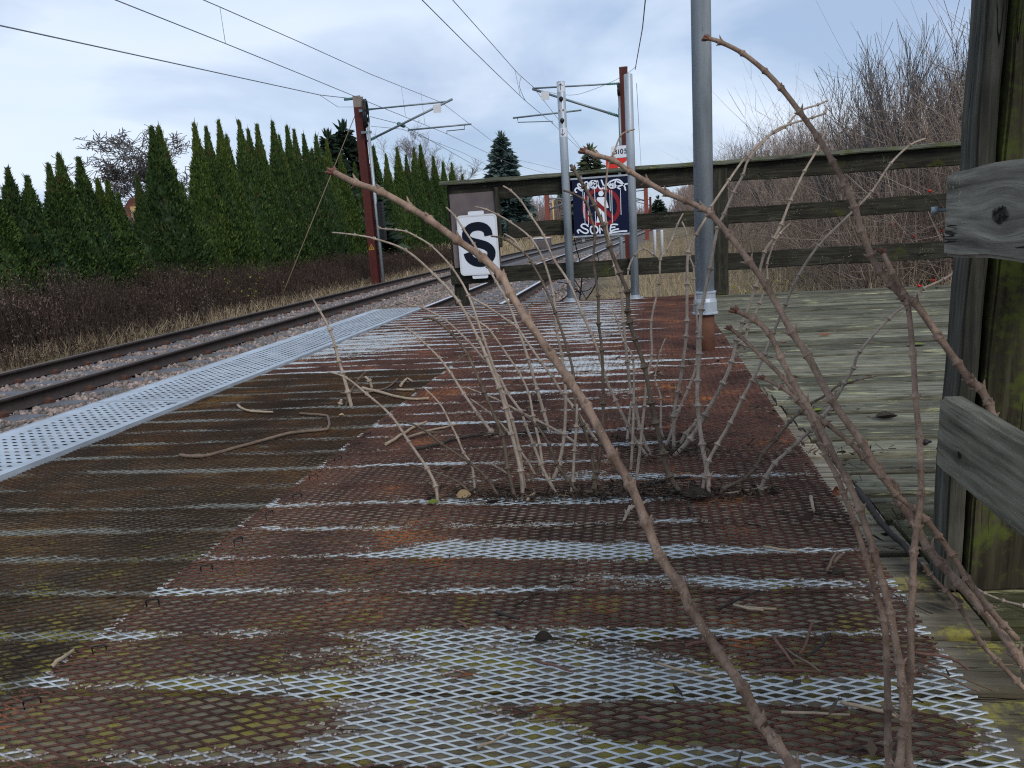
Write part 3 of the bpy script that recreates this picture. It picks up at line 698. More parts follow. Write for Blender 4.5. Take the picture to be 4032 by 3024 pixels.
def pl_fr(n):
    Y = 45+170*RG.random(n)**1.3; return 4.2+12*RG.random(n)+.02*Y, Y
def pl_fl(n):
    Y = 85+150*RG.random(n)**1.3; return -8-45*RG.random(n)+track_shift(Y)*.6, Y
def pl_fe(n):
    Y = 235+40*RG.random(n); return -45+110*RG.random(n), Y
w1 = far_wood(3200, pl_fr, lambda X, Y, n: RG.uniform(.6, 1.05, n)*(3.2+.012*Y)*np.clip((X-3)/3.5, .6, 1.5))
w2 = far_wood(3000, pl_fl, lambda X, Y, n: RG.uniform(.6, 1.05, n)*(3.6+.012*Y))
w3 = far_wood(1600, pl_fe, lambda X, Y, n: RG.uniform(.6, 1.0, n)*6.0)
V, F, A = merge([w1, w2, w3])
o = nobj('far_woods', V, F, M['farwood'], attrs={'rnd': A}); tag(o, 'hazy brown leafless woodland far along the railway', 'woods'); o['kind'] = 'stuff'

# ------------------------------------------------------------------ conifers
def thuja_mesh(seed, H=4.6, Rb=.72, tips=1):
    rg = np.random.default_rng(seed); parts = []
    leaders = [(0, 0, 1.0)]+[(rg.uniform(-.32, .32), rg.uniform(-.3, .3), rg.uniform(.86, .96)) for _ in range(tips-1)]
    for (lx, ly, s) in leaders:
        n = int(9500/len(leaders)**.6); u = rg.random(n)**.9
        prof = lambda u: Rb*(1 if s == 1 else .72)*np.minimum(1.0-.16*u, np.clip((1.0-u)/.72, 0, 1)**1.15)*(.92+.12*np.sin(np.clip(u*1.6, 0, 1)*3.1))
        th = rg.uniform(0, 6.283, n); lump = 1+.10*np.sin(th*3+u*9+seed)+.08*np.sin(th*5-u*23)+.07*np.sin(u*50+th*2)
        r = prof(u)*lump*rg.uniform(.80, 1.05, n)
        x0 = lx*np.clip(u*1.6, 0, 1); y0 = ly*np.clip(u*1.6, 0, 1)
        P0 = np.stack([x0+r*np.cos(th), y0+r*np.sin(th), .05+u*H*s], -1)
        out = np.stack([np.cos(th), np.sin(th), np.zeros(n)], -1)
        Dn = out*rg.uniform(.15, .7, (n, 1))*(1-.75*u[:, None]**2)+np.array([0, 0, 1])*rg.uniform(.5, 1.1, (n, 1))+rg.normal(0, .18, (n, 3))
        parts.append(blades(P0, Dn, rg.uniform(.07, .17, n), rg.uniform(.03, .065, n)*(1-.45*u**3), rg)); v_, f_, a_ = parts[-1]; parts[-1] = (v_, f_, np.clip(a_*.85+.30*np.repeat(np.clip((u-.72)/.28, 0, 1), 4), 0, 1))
        # whippy leader sprays at the tip
        m = 22; P1 = np.stack([lx+rg.normal(0, .018, m), ly+rg.normal(0, .018, m), H*s*.96+rg.uniform(-.15, .12, m)], -1)
        parts.append(blades(P1, np.array([[0, 0, 1.]])+rg.normal(0, .14, (m, 3)), rg.uniform(.15, .42, m), rg.uniform(.02, .04, m), rg))
        # solid core inside the sprays, crown-interior shade painted in as darker tones
        k = 14; cv = []; cf = []
        zs = np.linspace(.02, .97, 16)
        for a_, zz in enumerate(zs):
            for b_ in range(k):
                tb = 2*math.pi*b_/k; rr = float(prof(np.array([zz]))[0])*.80*(1+.12*math.sin(tb*3+zz*9+seed))
                cv.append((lx*min(zz*1.6, 1)+rr*math.cos(tb), ly*min(zz*1.6, 1)+rr*math.sin(tb), zz*H*s))
        for a_ in range(15): cf += [(a_*k+b_, a_*k+(b_+1) % k, (a_+1)*k+(b_+1) % k, (a_+1)*k+b_) for b_ in range(k)]
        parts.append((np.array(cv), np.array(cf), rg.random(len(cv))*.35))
    V, F, A = merge(parts); return np_mesh('crown', V, F, {'rnd': A})
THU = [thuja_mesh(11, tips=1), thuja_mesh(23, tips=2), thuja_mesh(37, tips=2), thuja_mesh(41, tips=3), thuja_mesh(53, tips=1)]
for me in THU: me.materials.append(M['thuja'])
tm = MB(); tm.tube([(0, 0, -.3), (0, 0, .5), (0, 0, 2.5)], [.07, .055, .03], 7); TRUNK = bpy.data.meshes.new('trunk'); TRUNK.from_pydata(tm.v, [], tm.f); TRUNK.materials.append(M['bark'])
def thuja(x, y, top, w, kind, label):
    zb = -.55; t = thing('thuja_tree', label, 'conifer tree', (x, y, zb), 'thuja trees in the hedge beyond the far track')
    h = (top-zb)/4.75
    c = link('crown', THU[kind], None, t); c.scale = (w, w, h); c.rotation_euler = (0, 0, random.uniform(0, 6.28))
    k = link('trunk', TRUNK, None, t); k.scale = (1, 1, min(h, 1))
# survey: tip position read on the hedge line, width factor, kind, label
zc = lambda x, y: (x/1.6385, y/1.6385)
z2c = lambda x, y: (1300+x/1.58, 200+y/1.58)
HX = -13.2
T = [(zc(-90, 1120), .85, 0, 'short dark thuja cut by the left edge of the photo'),
     (zc(45, 1080), .80, 1, 'slim thuja with a thin spike, first complete one from the left edge'),
     (zc(170, 1130), .80, 3, 'low thuja with two ragged browned tips, second complete one from the left'),
     (zc(310, 1050), .70, 0, 'thuja with one bare dry leader, third complete one from the left'),
     (zc(375, 985), .85, 1, 'yellowish thuja, tallest of the low group on the left'),
     (zc(505, 1010), .85, 2, 'blunt topped thuja just left of the grey bare tree'),
     (zc(628, 1150), .70, 0, 'short thuja under the left side of the grey bare tree'),
     (zc(690, 1160), .75, 2, 'short thuja standing next to the red roof on its left'),
     (zc(760, 1245), .55, 0, 'very small thuja directly below the red roof'),
     (zc(880, 1125), .55, 4, 'narrow young thuja between the red roof and the tall twin tipped one'),
     (zc(975, 812), 1.0, 0, 'tall freestanding thuja with its left twin tip in front of the bare tree'),
     (zc(1022, 815), .95, 4, 'tall thuja forming the right twin tip in front of the bare tree'),
     (zc(1170, 1180), .60, 0, 'short thuja filling the notch right of the twin tipped ones'),
     (zc(1250, 790), .85, 0, 'tall sharp tipped thuja at the left end of the unbroken tall row'),
     (zc(1328, 815), .90, 1, 'second thuja in the unbroken tall row left of the mast'),
     (zc(1408, 775), .85, 4, 'third thuja in the unbroken tall row, with a broad spire'),
     (zc(1460, 865), .75, 2, 'fourth and slightly lower thuja in the tall row left of the mast'),
     (zc(1540, 775), .90, 1, 'fifth thuja in the tall row left of the mast'),
     (zc(1600, 830), .80, 0, 'sixth and lower thuja in the tall row left of the mast'),
     (zc(1655, 798), .90, 2, 'seventh thuja in the tall row left of the mast'),
     (zc(1755, 780), .90, 4, 'eighth thuja in the tall row, with a long thin leader'),
     (zc(1800, 870), .75, 1, 'ninth thuja in the tall row, tucked lower between two spires'),
     (zc(1848, 808), .85, 0, 'tenth thuja in the tall row left of the mast'),
     (zc(1895, 832), .85, 2, 'eleventh thuja in the tall row left of the mast'),
     (zc(1957, 862), .85, 0, 'twelfth thuja in the tall row left of the mast'),
     (zc(2035, 868), .95, 3, 'double tipped thuja in the tall row near the guy rope'),
     (zc(2105, 898), .85, 1, 'thuja close behind the guy rope, its tip below the dark spruces'),
     (z2c(60, 640), .95, 2, 'olive thuja in front of the dark spruces left of the mast'),
     (z2c(150, 700), .95, 3, 'low thuja directly behind the red mast'),
     (z2c(268, 590), 1.05, 0, 'thuja just right of the red mast behind the grey weight tube'),
     (z2c(345, 640), .9, 1, 'second thuja right of the red mast'),
     (z2c(415, 600), 1.05, 4, 'pointed thuja under the birches, third right of the mast'),
     (z2c(470, 645), .9, 2, 'fourth and lower thuja right of the mast'),
     (z2c(520, 600), 1.0, 3, 'fifth thuja right of the mast, below the birch crowns'),
     (z2c(560, 585), 1.15, 4, 'tallest thuja of the part of the hedge right of the mast'),
     (z2c(640, 655), 1.1, 1, 'sloping thuja right of the tallest one near the fence'),
     (z2c(700, 690), 1.05, 0, 'narrow spired thuja second last before the fence cap'),
     (z2c(755, 695), 1.1, 2, 'last thuja of the hedge, just above the left end of the fence cap'),
     (D(1086, 398), 1.1, 1, 'dark thuja seen between the fence rails right of the speed board, left one'), (D(1104, 402), 1.1, 3, 'dark thuja seen between the fence rails, middle one beyond the hedge end'), (D(1121, 408), 1.1, 2, 'dark thuja seen between the fence rails, right one beside the small cone shaped conifer'),
     (z2c(820, 768), .9, 0, 'small far thuja beyond the hedge end, peeping over the fence')]
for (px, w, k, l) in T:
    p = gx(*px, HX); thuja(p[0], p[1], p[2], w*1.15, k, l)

def spruce(name, x, y, zb, h, rb, mat, label, seed, droop=.35, layers=22, per=11, dens=1.0):
    rg = np.random.default_rng(seed); t = thing(name, label, 'conifer tree', (x, y, zb))
    PB = []; PD = []; PL = []; BR = []
    for li in range(layers):
        u = li/layers; z = h*(.10+.88*u); L = rb*(1-u)**.85+.05*h*.1
        for b in range(per):
            a = rg.uniform(0, 6.283); l = L*rg.uniform(.65, 1.1); d = np.array([math.cos(a), math.sin(a), 0])
            pts = [np.array([0, 0, z])+d*l*s+np.array([0, 0, l*(.25*s-droop*1.6*s*s*(1-u)+.18*u*s)]) for s in np.linspace(0, 1, 4)]
            BR.append(pts)
            m = max(5, int(20*l/rb*dens))
            for s in np.linspace(.15, 1, m):
                i0 = min(int(s*3), 2); fr = s*3-i0; c = pts[i0]*(1-fr)+pts[i0+1]*fr
                side = np.array([-d[1], d[0], 0])
                for sg in (-1, 1):
                    PB.append(c+rg.normal(0, .02*rb, 3)); PD.append(d*.7+side*sg*rg.uniform(.3, .9)+np.array([0, 0, rg.uniform(-.35, .25)])); PL.append(l*.22+.20*rb)
    PB = np.array(PB); PL = np.array(PL)*rg.uniform(.7, 1.2, len(PB))
    V, F, A = blades(PB, np.array(PD), PL, PL*.36, rg)
    m = 14; tv = blades(np.tile([0, 0, h*.95], (m, 1)), np.array([[0, 0, 1.]])+rg.normal(0, .3, (m, 3)), rb*.35, rb*.1, rg)
    V, F, A = merge([(V, F, A), tv])
    link('crown', np_mesh('crown', V, F, {'rnd': A}), mat, t)
    mb = MB().tube([(0, 0, -.5), (0, 0, h*.5), (0, 0, h*.97)], [h*.018, h*.012, h*.003], 7); mb.v = [(a+x, b+y, c+zb) for a, b, c in mb.v]
    tr = obj('trunk', mb, M['bark'], t)
    BP = np.array(BR); Vb, Fb = tube_arrays(BP, np.full((len(BP), 4), .006*h)*np.array([1, .8, .5, .25])[None], 3)
    link('branches', np_mesh('branches', Vb, Fb, {'rnd': rg.random(len(Vb))}), M['bark_brown'], tr)
    return t
spruce('blue_spruce_tree', *gy(*D(1082, 296), 70.)[:2], -.6, 9.6, 2.5, M['spruce_blue'], 'blue green spruce standing alone above the fence cap', 5, .2, 30, 14)
p = gy(*D(740, 272), 36.); spruce('dark_spruce_tree', p[0], p[1], -.5, p[2]+.5, 2.0, M['spruce_dark'], 'dark spruce behind the hedge, close left of the red mast', 6, .5, 26, 10)
p = gy(*D(722, 300), 34.5); spruce('dark_spruce_tree', p[0]-.3, p[1], -.5, p[2]+.75, 1.7, M['spruce_dark'], 'dark spruce behind the hedge, left of its taller twin', 8, .5, 26, 10)
p = gy(*D(1274, 318), 85.); spruce('pine_tree', p[0], p[1], -.6, p[2]+.6, 3.0, M['pine'], 'olive green pine behind the dark no entry sign', 9, .1, 18, 12)
p = gy(*D(1143, 448), 95.); spruce('small_conifer', p[0], p[1], -.8, p[2]+.8, 1.6, M['spruce_dark'], 'small dark cone shaped conifer seen between fence rails left of the sign', 10, .3, 14, 9)
p = gy(*D(1422, 428), 150.); spruce('far_conifer', p[0], p[1], -.8, p[2]+.8, 2.6, M['spruce_dark'], 'far dark conifer at the end of the railway cutting', 12, .3, 14, 9)
p = gy(*D(1215, 416), 130.); spruce('far_conifer', p[0], p[1], -.8, p[2]+.8, 3.4, M['pine'], 'far green conifer above the woods left of the sign post', 13, .2, 14, 9)

# ------------------------------------------------------------------ bare trees
def bare_tree_mesh(seed, h, spread, levels=4, up=.5, nb=(3, 5), r0=.1, curl=.25, first=.25, twig=.0):
    rg = np.random.default_rng(seed); Ps = []; Rs = []
    def branch(p, d, L, r, lev):
        K = 5; pts = [p]; dd = d.copy()
        for k in range(K-1):
            dd = dd+rg.normal(0, curl, 3)*.5+np.array([0, 0, up*.16]); dd /= np.linalg.norm(dd); pts.append(pts[-1]+dd*L/(K-1))
        Ps.append(pts); Rs.append(np.linspace(r, max(r*.45, twig), K))
        if lev == 0: return
        n = rg.integers(nb[0], nb[1]+1)+(2 if lev == levels else 0)
        for i in range(n):
            s = first+(1-first)*(i+rg.random())/n if lev == levels else .25+.75*(i+rg.random())/n
            i0 = min(int(s*(K-1)), K-2); fr = s*(K-1)-i0; q = pts[i0]*(1-fr)+pts[i0+1]*fr
            a = rg.normal(0, 1, 3); a -= a.dot(dd)*dd; a /= np.linalg.norm(a)
            nd = dd*(1-spread)+a*spread+np.array([0, 0, up*.3]); nd /= np.linalg.norm(nd)
            branch(q, nd, L*rg.uniform(.42, .68), max(r*(1-.5*s)*.55, twig), lev-1)
    branch(np.zeros(3), np.array([0, 0, 1.]), h*.62, r0, levels)
    P = np.array(Ps); R = np.array(Rs); V, F = tube_arrays(P, R, 4)
    V *= np.array([1, 1, h/max(V[:, 2].max(), .1)]); c2 = (V[:, :2].max(0)+V[:, :2].min(0))/2; V[:, :2] -= c2[None]*np.clip(V[:, 2:3]/(h*.6), 0, 1)
    return V, F, np.repeat(RG.random(len(P)), 20)
def bare_tree(name, x, y, zb, mesh, mat, label, group=None, scale=1.0, rot=0.0, wide=1.0):
    t = thing(name, label, 'bare tree', (x, y, zb), group)
    c = link('crown', mesh, mat, t); c.scale = (scale*wide, scale*wide, scale); c.rotation_euler = (0, 0, rot)
    return t
def np_tree(*a, **k): V, F, A = bare_tree_mesh(*a, **k); return np_mesh('crown', V, F, {'rnd': A})
p = gy(*D(300, 285), 30.)
bare_tree('bare_fruit_tree', p[0]+.8, p[1], -.4, np_tree(5, p[2]+.6, .66, 5, .20, (5, 6), .20, .5, .2, .011), M['bark_grey'], 'spreading grey leafless tree with gnarled twigs behind the hedge', wide=1.35)
BT = [np_tree(61, 8.5, .36, 5, .35, (4, 5), .09, .3, .2, .006), np_tree(63, 8.0, .38, 5, .2, (4, 5), .08, .35, .2, .006)]
for (px, py, Y, k, l) in ((878, 262, 62., 0, 'pale leafless birch nearest the mast, above the hedge'), (912, 285, 66., 1, 'low pale leafless birch between two taller ones above the hedge'), (948, 262, 64., 1, 'pale leafless birch with drooping twigs, right one above the hedge')):
    p = gy(*D(px, py), Y); m = BT[k]; hh = (p[2]+.6)/ (8.5 if k == 0 else 8.0)
    bare_tree('birch_tree', p[0], p[1], -.6, m, M['birch'], l, 'leafless birches beyond the hedge', hh, Y)
SAP = [np_tree(71, 4.6, .30, 3, .55, (6, 9), .026, .13, .08, .0040), np_tree(74, 4.6, .34, 3, .5, (6, 8), .024, .15, .10, .0040), np_tree(77, 4.6, .27, 3, .6, (7, 9), .025, .11, .06, .0040), np_tree(79, 4.6, .32, 3, .6, (5, 8), .027, .12, .12, .0040)]
SL = [(1838, 150, 14., 0, 'leafless sapling with wispy twigs at the left of the tall group'), (1885, 90, 13., 1, 'leafless grey sapling second from left in the tall group'), (1925, 30, 12.5, 2, 'tall upright leafless sapling with a straight grey stem'),
      (1968, 15, 13.5, 0, 'tall leafless sapling in the middle of the group above the fence'), (2010, 20, 12., 1, 'tall leafless sapling left of the dark post top'), (2050, 5, 13., 2, 'tall leafless sapling nearest to the dark post'),
      (2085, 30, 12.2, 0, 'leafless sapling partly hidden by the dark post'), (1800, 230, 17., 2, 'short leafless sapling rising from the thicket left of the tall group'), (1745, 240, 19., 1, 'small leafless tree in the thicket right of the long arched twig'),
      (1668, 262, 22., 0, 'small leafless tree over the thicket near the lamp pole'), (1605, 285, 27., 1, 'far leafless tree just right of the lamp pole'), (1572, 300, 30., 2, 'far leafless tree touching the right side of the lamp pole')]
for px, py, Y, k, l in SL:
    p = gy(*D(px, py), Y); zb = float(ground_h(np.array([p[0]]), np.array([Y]))[0])
    bare_tree('leafless_sapling', p[0], Y, zb, SAP[k if px % 2 else 3], M['bark_brown'] if k == 1 else M['bark_grey'], l, 'leafless saplings in the thicket', (p[2]-zb)/4.6, px*.37)
# rose bush with hips at the deck edge
rb = thing('rose_bush', 'leafless rose bush with red hips leaning over the deck corner', 'bush', (3.1, 7.0, -.4))
V, F, A = bare_tree_mesh(81, 1.5, .75, 3, .1, (4, 5), .012, .5, .05, .002); link('canes', np_mesh('canes', V, F, {'rnd': A}), M['thicket'], rb)
V2, F2, A2 = bare_tree_mesh(82, 1.3, .8, 3, .0, (4, 5), .012, .5, .05, .002); c = link('canes', np_mesh('canes', V2, F2, {'rnd': A2}), M['thicket'], rb); c.location = (-.55, -.15, 0)
mbb = MB()
for i in range(46):
    q = V[RG.integers(len(V))] if i % 2 else V2[RG.integers(len(V2))]+np.array([-.55, -.15, 0])
    if q[2] < .3: continue
    s = RG.uniform(.007, .012); mbb.add([(3.1+q[0]+a*s, 7.0+q[1]+b*s, -.4+q[2]+c_*s*1.2) for a, b, c_ in IV], [tuple(f) for f in IF], True)
obj('rose_hips', mbb, M['berry'], rb)

# ------------------------------------------------------------------ house behind the hedge
p = gy(*D(272, 428), 27.)
hx, hy, hz = p[0], p[1], p[2]-.85
hs = thing('house', 'house with red tiled roof, a sliver of it visible behind the hedge', 'house', (hx-3.5, hy+4, -.4))
m = MB().box((hx-1.3, hy+.4, -.6), (hx+.25, hy+4.2, hz-1.0)); m.add([(hx-.02, hy+.4, hz-1.0), (hx-.02, hy+4.2, hz-1.0), (hx-.02, hy+2.3, hz+.7)], [(0, 1, 2)]); obj('wall', m, M['wallyellow'], hs)
m = MB()
for a, b in (((hy, hz-1.15), (hy+2.3, hz+.85)), ((hy+4.6, hz-1.15), (hy+2.3, hz+.85))):
    m.add([(hx-1.5, a[0], a[1]), (hx+.45, a[0], a[1]), (hx+.45, b[0], b[1]), (hx-1.5, b[0], b[1]), (hx-1.5, a[0], a[1]+.16), (hx+.45, a[0], a[1]+.16), (hx+.45, b[0], b[1]+.16), (hx-1.5, b[0], b[1]+.16)],
          [(0, 1, 2, 3), (4, 5, 6, 7), (0, 1, 5, 4), (1, 2, 6, 5), (3, 0, 4, 7)])
rf = obj('roof', m, M['roof'], hs)
obj('chimney', MB().box((hx-.75, hy+1.2, hz-.6), (hx-.40, hy+1.6, hz+.60)), M['wallyellow'], rf)

# ------------------------------------------------------------------ masts and overhead line
def hbeam(m, x, y, z0, z1, w, d, tf=.02):
    m.box((x-w/2, y-d/2, z0), (x+w/2, y-d/2+tf, z1)); m.box((x-w/2, y+d/2-tf, z0), (x+w/2, y+d/2, z1)); m.box((x-tf*.4, y-d/2+tf, z0), (x+tf*.4, y+d/2-tf, z1))
def tubeobj(name, pts, r, mat, par, n=8): return obj(name, MB().tube(pts, r, n), mat, par)
def insulator(name, a, b, par, n=6, r=.06):
    a, b = np.array(a), np.array(b); K = n*2+1; pts = [a+(b-a)*i/(K-1) for i in range(K)]
    return obj(name, MB().tube(pts, [r if i % 2 else r*.45 for i in range(K)], 8), M['insul'], par)
YM = 25.0
G = lambda x, y, Y=YM: gy(*D(x, y), Y)
bL = G(812, 604); tL = G(773, 208)
mL = thing('catenary_mast', 'dark red steel mast left of the tracks with arm, tension wheel and guy rope', 'mast', (bL[0], YM, -1.0))
xm = (bL[0]+tL[0])/2
m = MB(); hbeam(m, xm, YM, -1.1, tL[2]-.35, .26, .26); obj('post', m, M['mast_red'], mL)
m = MB(); hbeam(m, xm, YM, tL[2]-.35, tL[2], .263, .263); obj('post_top', m, M['mast_top'], mL)
up0 = G(800, 236); t1 = G(970, 219); lo0 = G(805, 305); t2 = G(1018, 268); st = G(965, 283); j1 = G(881, 281)
up0[0] = lo0[0] = xm+.14
tubeobj('stay_arm', [up0, t1], .028, M['arm'], mL); tubeobj('bracket_arm', [lo0, t1+np.array([.12, 0, .06])], .038, M['arm'], mL)
tubeobj('registration_arm', [j1, t2], .028, M['arm'], mL)
sa = G(1003, 270); tubeobj('steady_arm', [sa, sa+np.array([0, 0, -.13]), st, st+np.array([0, 0, -.1])], .016, M['arm'], mL)
insulator('insulator', lo0+(t1-lo0)*.02, lo0+(t1-lo0)*.12, mL); insulator('insulator', up0, up0+(t1-up0)*.10, mL, 6, .045)
tg = G(945, 232); obj('number_plate', MB().box((tg[0]-.13, YM-.06, tg[2]-.17), (tg[0]+.13, YM-.05, tg[2]+.08)), M['white_tag'], mL)
w0 = G(796, 247); m = MB()
for s in (-.06, .06):
    a = np.linspace(0, 2*math.pi, 21); m.tube([(w0[0]+s*.5, YM-.25+.16*math.cos(t)*.9, w0[2]+.42*math.sin(t)) for t in a], .035, 6, False)
for k in range(5):
    t = k*math.pi/5; m.tube([(w0[0], YM-.25+.15*math.cos(t), w0[2]+.40*math.sin(t)), (w0[0], YM-.25-.15*math.cos(t), w0[2]-.40*math.sin(t))], .02, 5)
obj('tension_wheel', m, M['black'], mL)
m = MB().box((xm+.1, YM-.3, w0[2]+.05), (w0[0], YM-.2, w0[2]+.13)); m.box((xm+.1, YM-.3, w0[2]-.62), (w0[0]+.12, YM-.2, w0[2]-.55)); obj('wheel_bracket', m, M['arm'], mL)
ta, tb = G(790, 268), G(826, 592); tubeobj('weight_tube', [(ta[0]+.16, YM-.25, ta[2]), (ta[0]+.16, YM-.25, -1.0)], .055, M['zinc_dull'], mL)
m = MB()
for k in range(12): m.box((ta[0]+.24, YM-.37, .55+k*.105), (ta[0]+.40, YM-.14, .645+k*.105))
obj('counterweight', m, M['black'], mL)
y0 = G(806, 533); m = MB(); m.add([(xm-.10, YM-.134, y0[2]-.09), (xm+.10, YM-.134, y0[2]-.09), (xm, YM-.134, y0[2]+.10), (xm-.10, YM-.130, y0[2]-.09), (xm+.10, YM-.130, y0[2]-.09), (xm, YM-.130, y0[2]+.10)], [(0, 1, 2), (5, 4, 3), (0, 3, 4, 1), (1, 4, 5, 2), (2, 5, 3, 0)]); wp = obj('warning_plate', m, M['yellow'], mL)
m = MB().add([(xm-.07, YM-.136, y0[2]-.07), (xm+.07, YM-.136, y0[2]-.07), (xm, YM-.136, y0[2]+.07), (xm-.035, YM-.1365, y0[2]-.05), (xm+.035, YM-.1365, y0[2]-.05), (xm, YM-.1365, y0[2]+.025)], [(0, 1, 4, 3), (1, 2, 5, 4), (2, 0, 3, 5)])
m.add([(xm+.008, YM-.1365, y0[2]+.015), (xm-.012, YM-.1365, y0[2]-.016), (xm+.004, YM-.1365, y0[2]-.016), (xm-.008, YM-.1365, y0[2]-.045), (xm+.016, YM-.1365, y0[2]-.008), (xm+.002, YM-.1365, y0[2]-.008)], [(0, 1, 2), (3, 4, 5)]); obj('flash_symbol', m, M['black'], wp)
g0 = G(764, 252); g1 = gz(*D(604, 652), -.95)
gr = obj('guy_rope', MB().tube([(xm-.13, YM-.1, g0[2]), g1], .013, 6), M['rope'], None, g1); tag(gr, 'brown guy rope slanting from the left red mast to the verge', 'rope')

YR = 26.0
GR = lambda x, y: gy(*D(x, y), YR)
bR, tR = GR(1357, 570), GR(1350, 145); xr = (bR[0]+tR[0])/2
mR = thing('catenary_mast', 'dark red steel mast behind the two grey sign posts', 'mast', (xr, YR, -1.0))
m = MB(); hbeam(m, xr, YR, -1.1, tR[2]-.02, .26, .26); obj('post', m, M['mast_red'], mR)
obj('post_cap', MB().box((xr-.135, YR-.135, tR[2]-.02), (xr+.135, YR+.135, tR[2])), M['mast_top'], mR)
a0 = GR(1340, 180); a1 = GR(1150, 191); a2 = GR(1108, 255); a3 = GR(1256, 238); l0 = GR(1340, 252); a0[0] = l0[0] = xr-.14
tubeobj('stay_arm', [a0, a1], .028, M['arm'], mR); tubeobj('bracket_arm', [l0, a1+np.array([0, 0, -.02])], .038, M['arm'], mR); tubeobj('registration_arm', [a3, a2], .028, M['arm'], mR)
s0 = GR(1118, 256); s1 = GR(1194, 262); tubeobj('steady_arm', [s0, s0+np.array([0, 0, -.12]), s1, s1+np.array([0, 0, -.08])], .016, M['arm'], mR)
insulator('insulator', l0+(a1-l0)*.02, l0+(a1-l0)*.14, mR); insulator('insulator', a0, a0+(a1-a0)*.14, mR, 6, .045)
tg = GR(1178, 206); obj('number_plate', MB().box((tg[0]-.13, YR-.06, tg[2]-.15), (tg[0]+.13, YR-.05, tg[2]+.12)), M['white_tag'], mR)
w1 = GR(1337, 196); m = MB()
a = np.linspace(0, 2*math.pi, 17); m.tube([(w1[0], YR-.2+.14*math.cos(t), w1[2]+.16*math.sin(t)) for t in a], .05, 6, False); m.tube([(w1[0], YR-.2, w1[2]+.15), (w1[0], YR-.2, w1[2]-.15)], .05, 6); obj('tension_wheel', m, M['black'], mR)
obj('weight_tube', MB().tube([(w1[0], YR-.2, w1[2]-.15), (w1[0], YR-.2, w1[2]-.55), (w1[0], YR-.2, w1[2]-.56), (w1[0], YR-.2, .9)], [.03, .03, .045, .045], 8), M['arm'], mR)

WR = .0085
def wire(name, pts, label, r=WR, cat='wire', drop=None, group=None):
    o = obj(name, MB().tube(pts, r, 6), M['wire'], None, tuple(pts[0])); return tag(o, label, cat, group)
def along(px, X): return [gx(*D(a, b), X) for a, b in px]
cF = along([(250, 0), (487, 94), (650, 160), (800, 222), (965, 289)], -7.2)
c0 = cF[0]+(cF[0]-cF[1])*3.0; cF = [c0]+cF+[np.array([-7.1, 42, 4.15]), np.array([FARX+float(track_shift(70)), 70, 4.2]), np.array([FARX+float(track_shift(150)), 150, 4.2])]
wire('contact_wire', cF, 'thin contact wire over the far track, passing the left mast arm')
mF = along([(440, 0), (475, 15), (650, 92), (800, 160), (955, 222)], -7.2); mF = [mF[0]+(mF[0]-mF[1])*12]+mF
e = mF[-1]; mF += [np.array([-7.15, 45, 4.55]), np.array([FARX+float(track_shift(70)), 70, 4.95]), np.array([FARX+float(track_shift(150)), 150, 4.9])]
mw = wire('messenger_wire', mF, 'upper messenger wire over the far track with droppers')
def dropper(par, a, b): obj('dropper', MB().tube([a, b], .005, 5), M['wire'], par)
dropper(mw, gx(*D(475, 15), -7.2), gx(*D(487, 94), -7.2))
dropper(mw, gx(*D(909, 198), -7.2), gx(*D(918, 269), -7.2))
dropper(mw, gx(*D(867, 188), -7.2), gx(*D(876, 250), -7.2))
w = [gx(*D(0, 55), -9.6), gx(*D(345, 130), -9.5), gx(*D(690, 205), -9.3), np.array([xm-.15, YM-.1, G(765, 214)[2]])]; w = [w[0]+(w[0]-w[1])*2]+w
wire('feeder_wire', w, 'feeder cable running to the top of the left red mast', .012)
tubeobj('insulator', [w[-1]-np.array([.28, 0, -.0]), w[-1]], .045, M['insul'], mL)
f2 = gx(*D(690, 205), -9.3); wire('jumper_wire', [f2, f2*.5+np.array([xm-.13, YM-.12, up0[2]])*.5-np.array([0, 0, .12]), np.array([xm-.13, YM-.12, up0[2]+.1])], 'thin slack jumper wire below the feeder at the left mast', .007)
t3 = [np.array([w0[0]+.1, YM-.2, w0[2]-.1]), G(850, 262)+np.array([0, .8, 0]), gy(*D(960, 320), 34.), gy(*D(1050, 372), 45.), gy(*D(1200, 440), 95.)]
wire('tension_wire', t3, 'tension wire going from the wheel of the left mast into the distance', .010)
insulator('insulator', t3[1]-(t3[1]-t3[0])*.1, t3[1]+(t3[2]-t3[1])*.06, mL, 5, .07)
t4 = [np.array([w0[0]+.1, YM-.2, w0[2]-.4]), G(845, 270)+np.array([0, 1.2, 0]), gy(*D(1000, 330), 40.), gy(*D(1110, 385), 60.)]
wire('tension_wire', t4, 'lower tension wire leaving the wheel bracket of the left mast', .008)
cN = along([(912, 0), (1000, 88), (1070, 156), (1135, 218), (1192, 265)], -3.4); cN = [cN[0]+(cN[0]-cN[1])*4]+cN+[np.array([-3.3+.3, 45, 4.35]), np.array([NEARX+float(track_shift(80)), 80, 4.35]), np.array([NEARX+float(track_shift(150)), 150, 4.3])]
wire('contact_wire', cN, 'contact wire over the near track, crossing the arm of the right mast')
mN = along([(978, 0), (1060, 92), (1120, 160), (1152, 188)], -3.4); mN = [mN[0]+(mN[0]-mN[1])*4]+mN+[np.array([-3.2, 45, 4.6]), np.array([NEARX+float(track_shift(80)), 80, 5.0]), np.array([NEARX+float(track_shift(150)), 150, 4.95])]
mw2 = wire('messenger_wire', mN, 'messenger wire over the near track above the centre of the photo')
dropper(mw2, gx(*D(930, 0), -3.4)*0+mN[1], gx(*D(932, 20), -3.4)) if False else None
dropper(mw2, gx(*D(1112, 150), -3.4), gx(*D(1124, 208), -3.4))
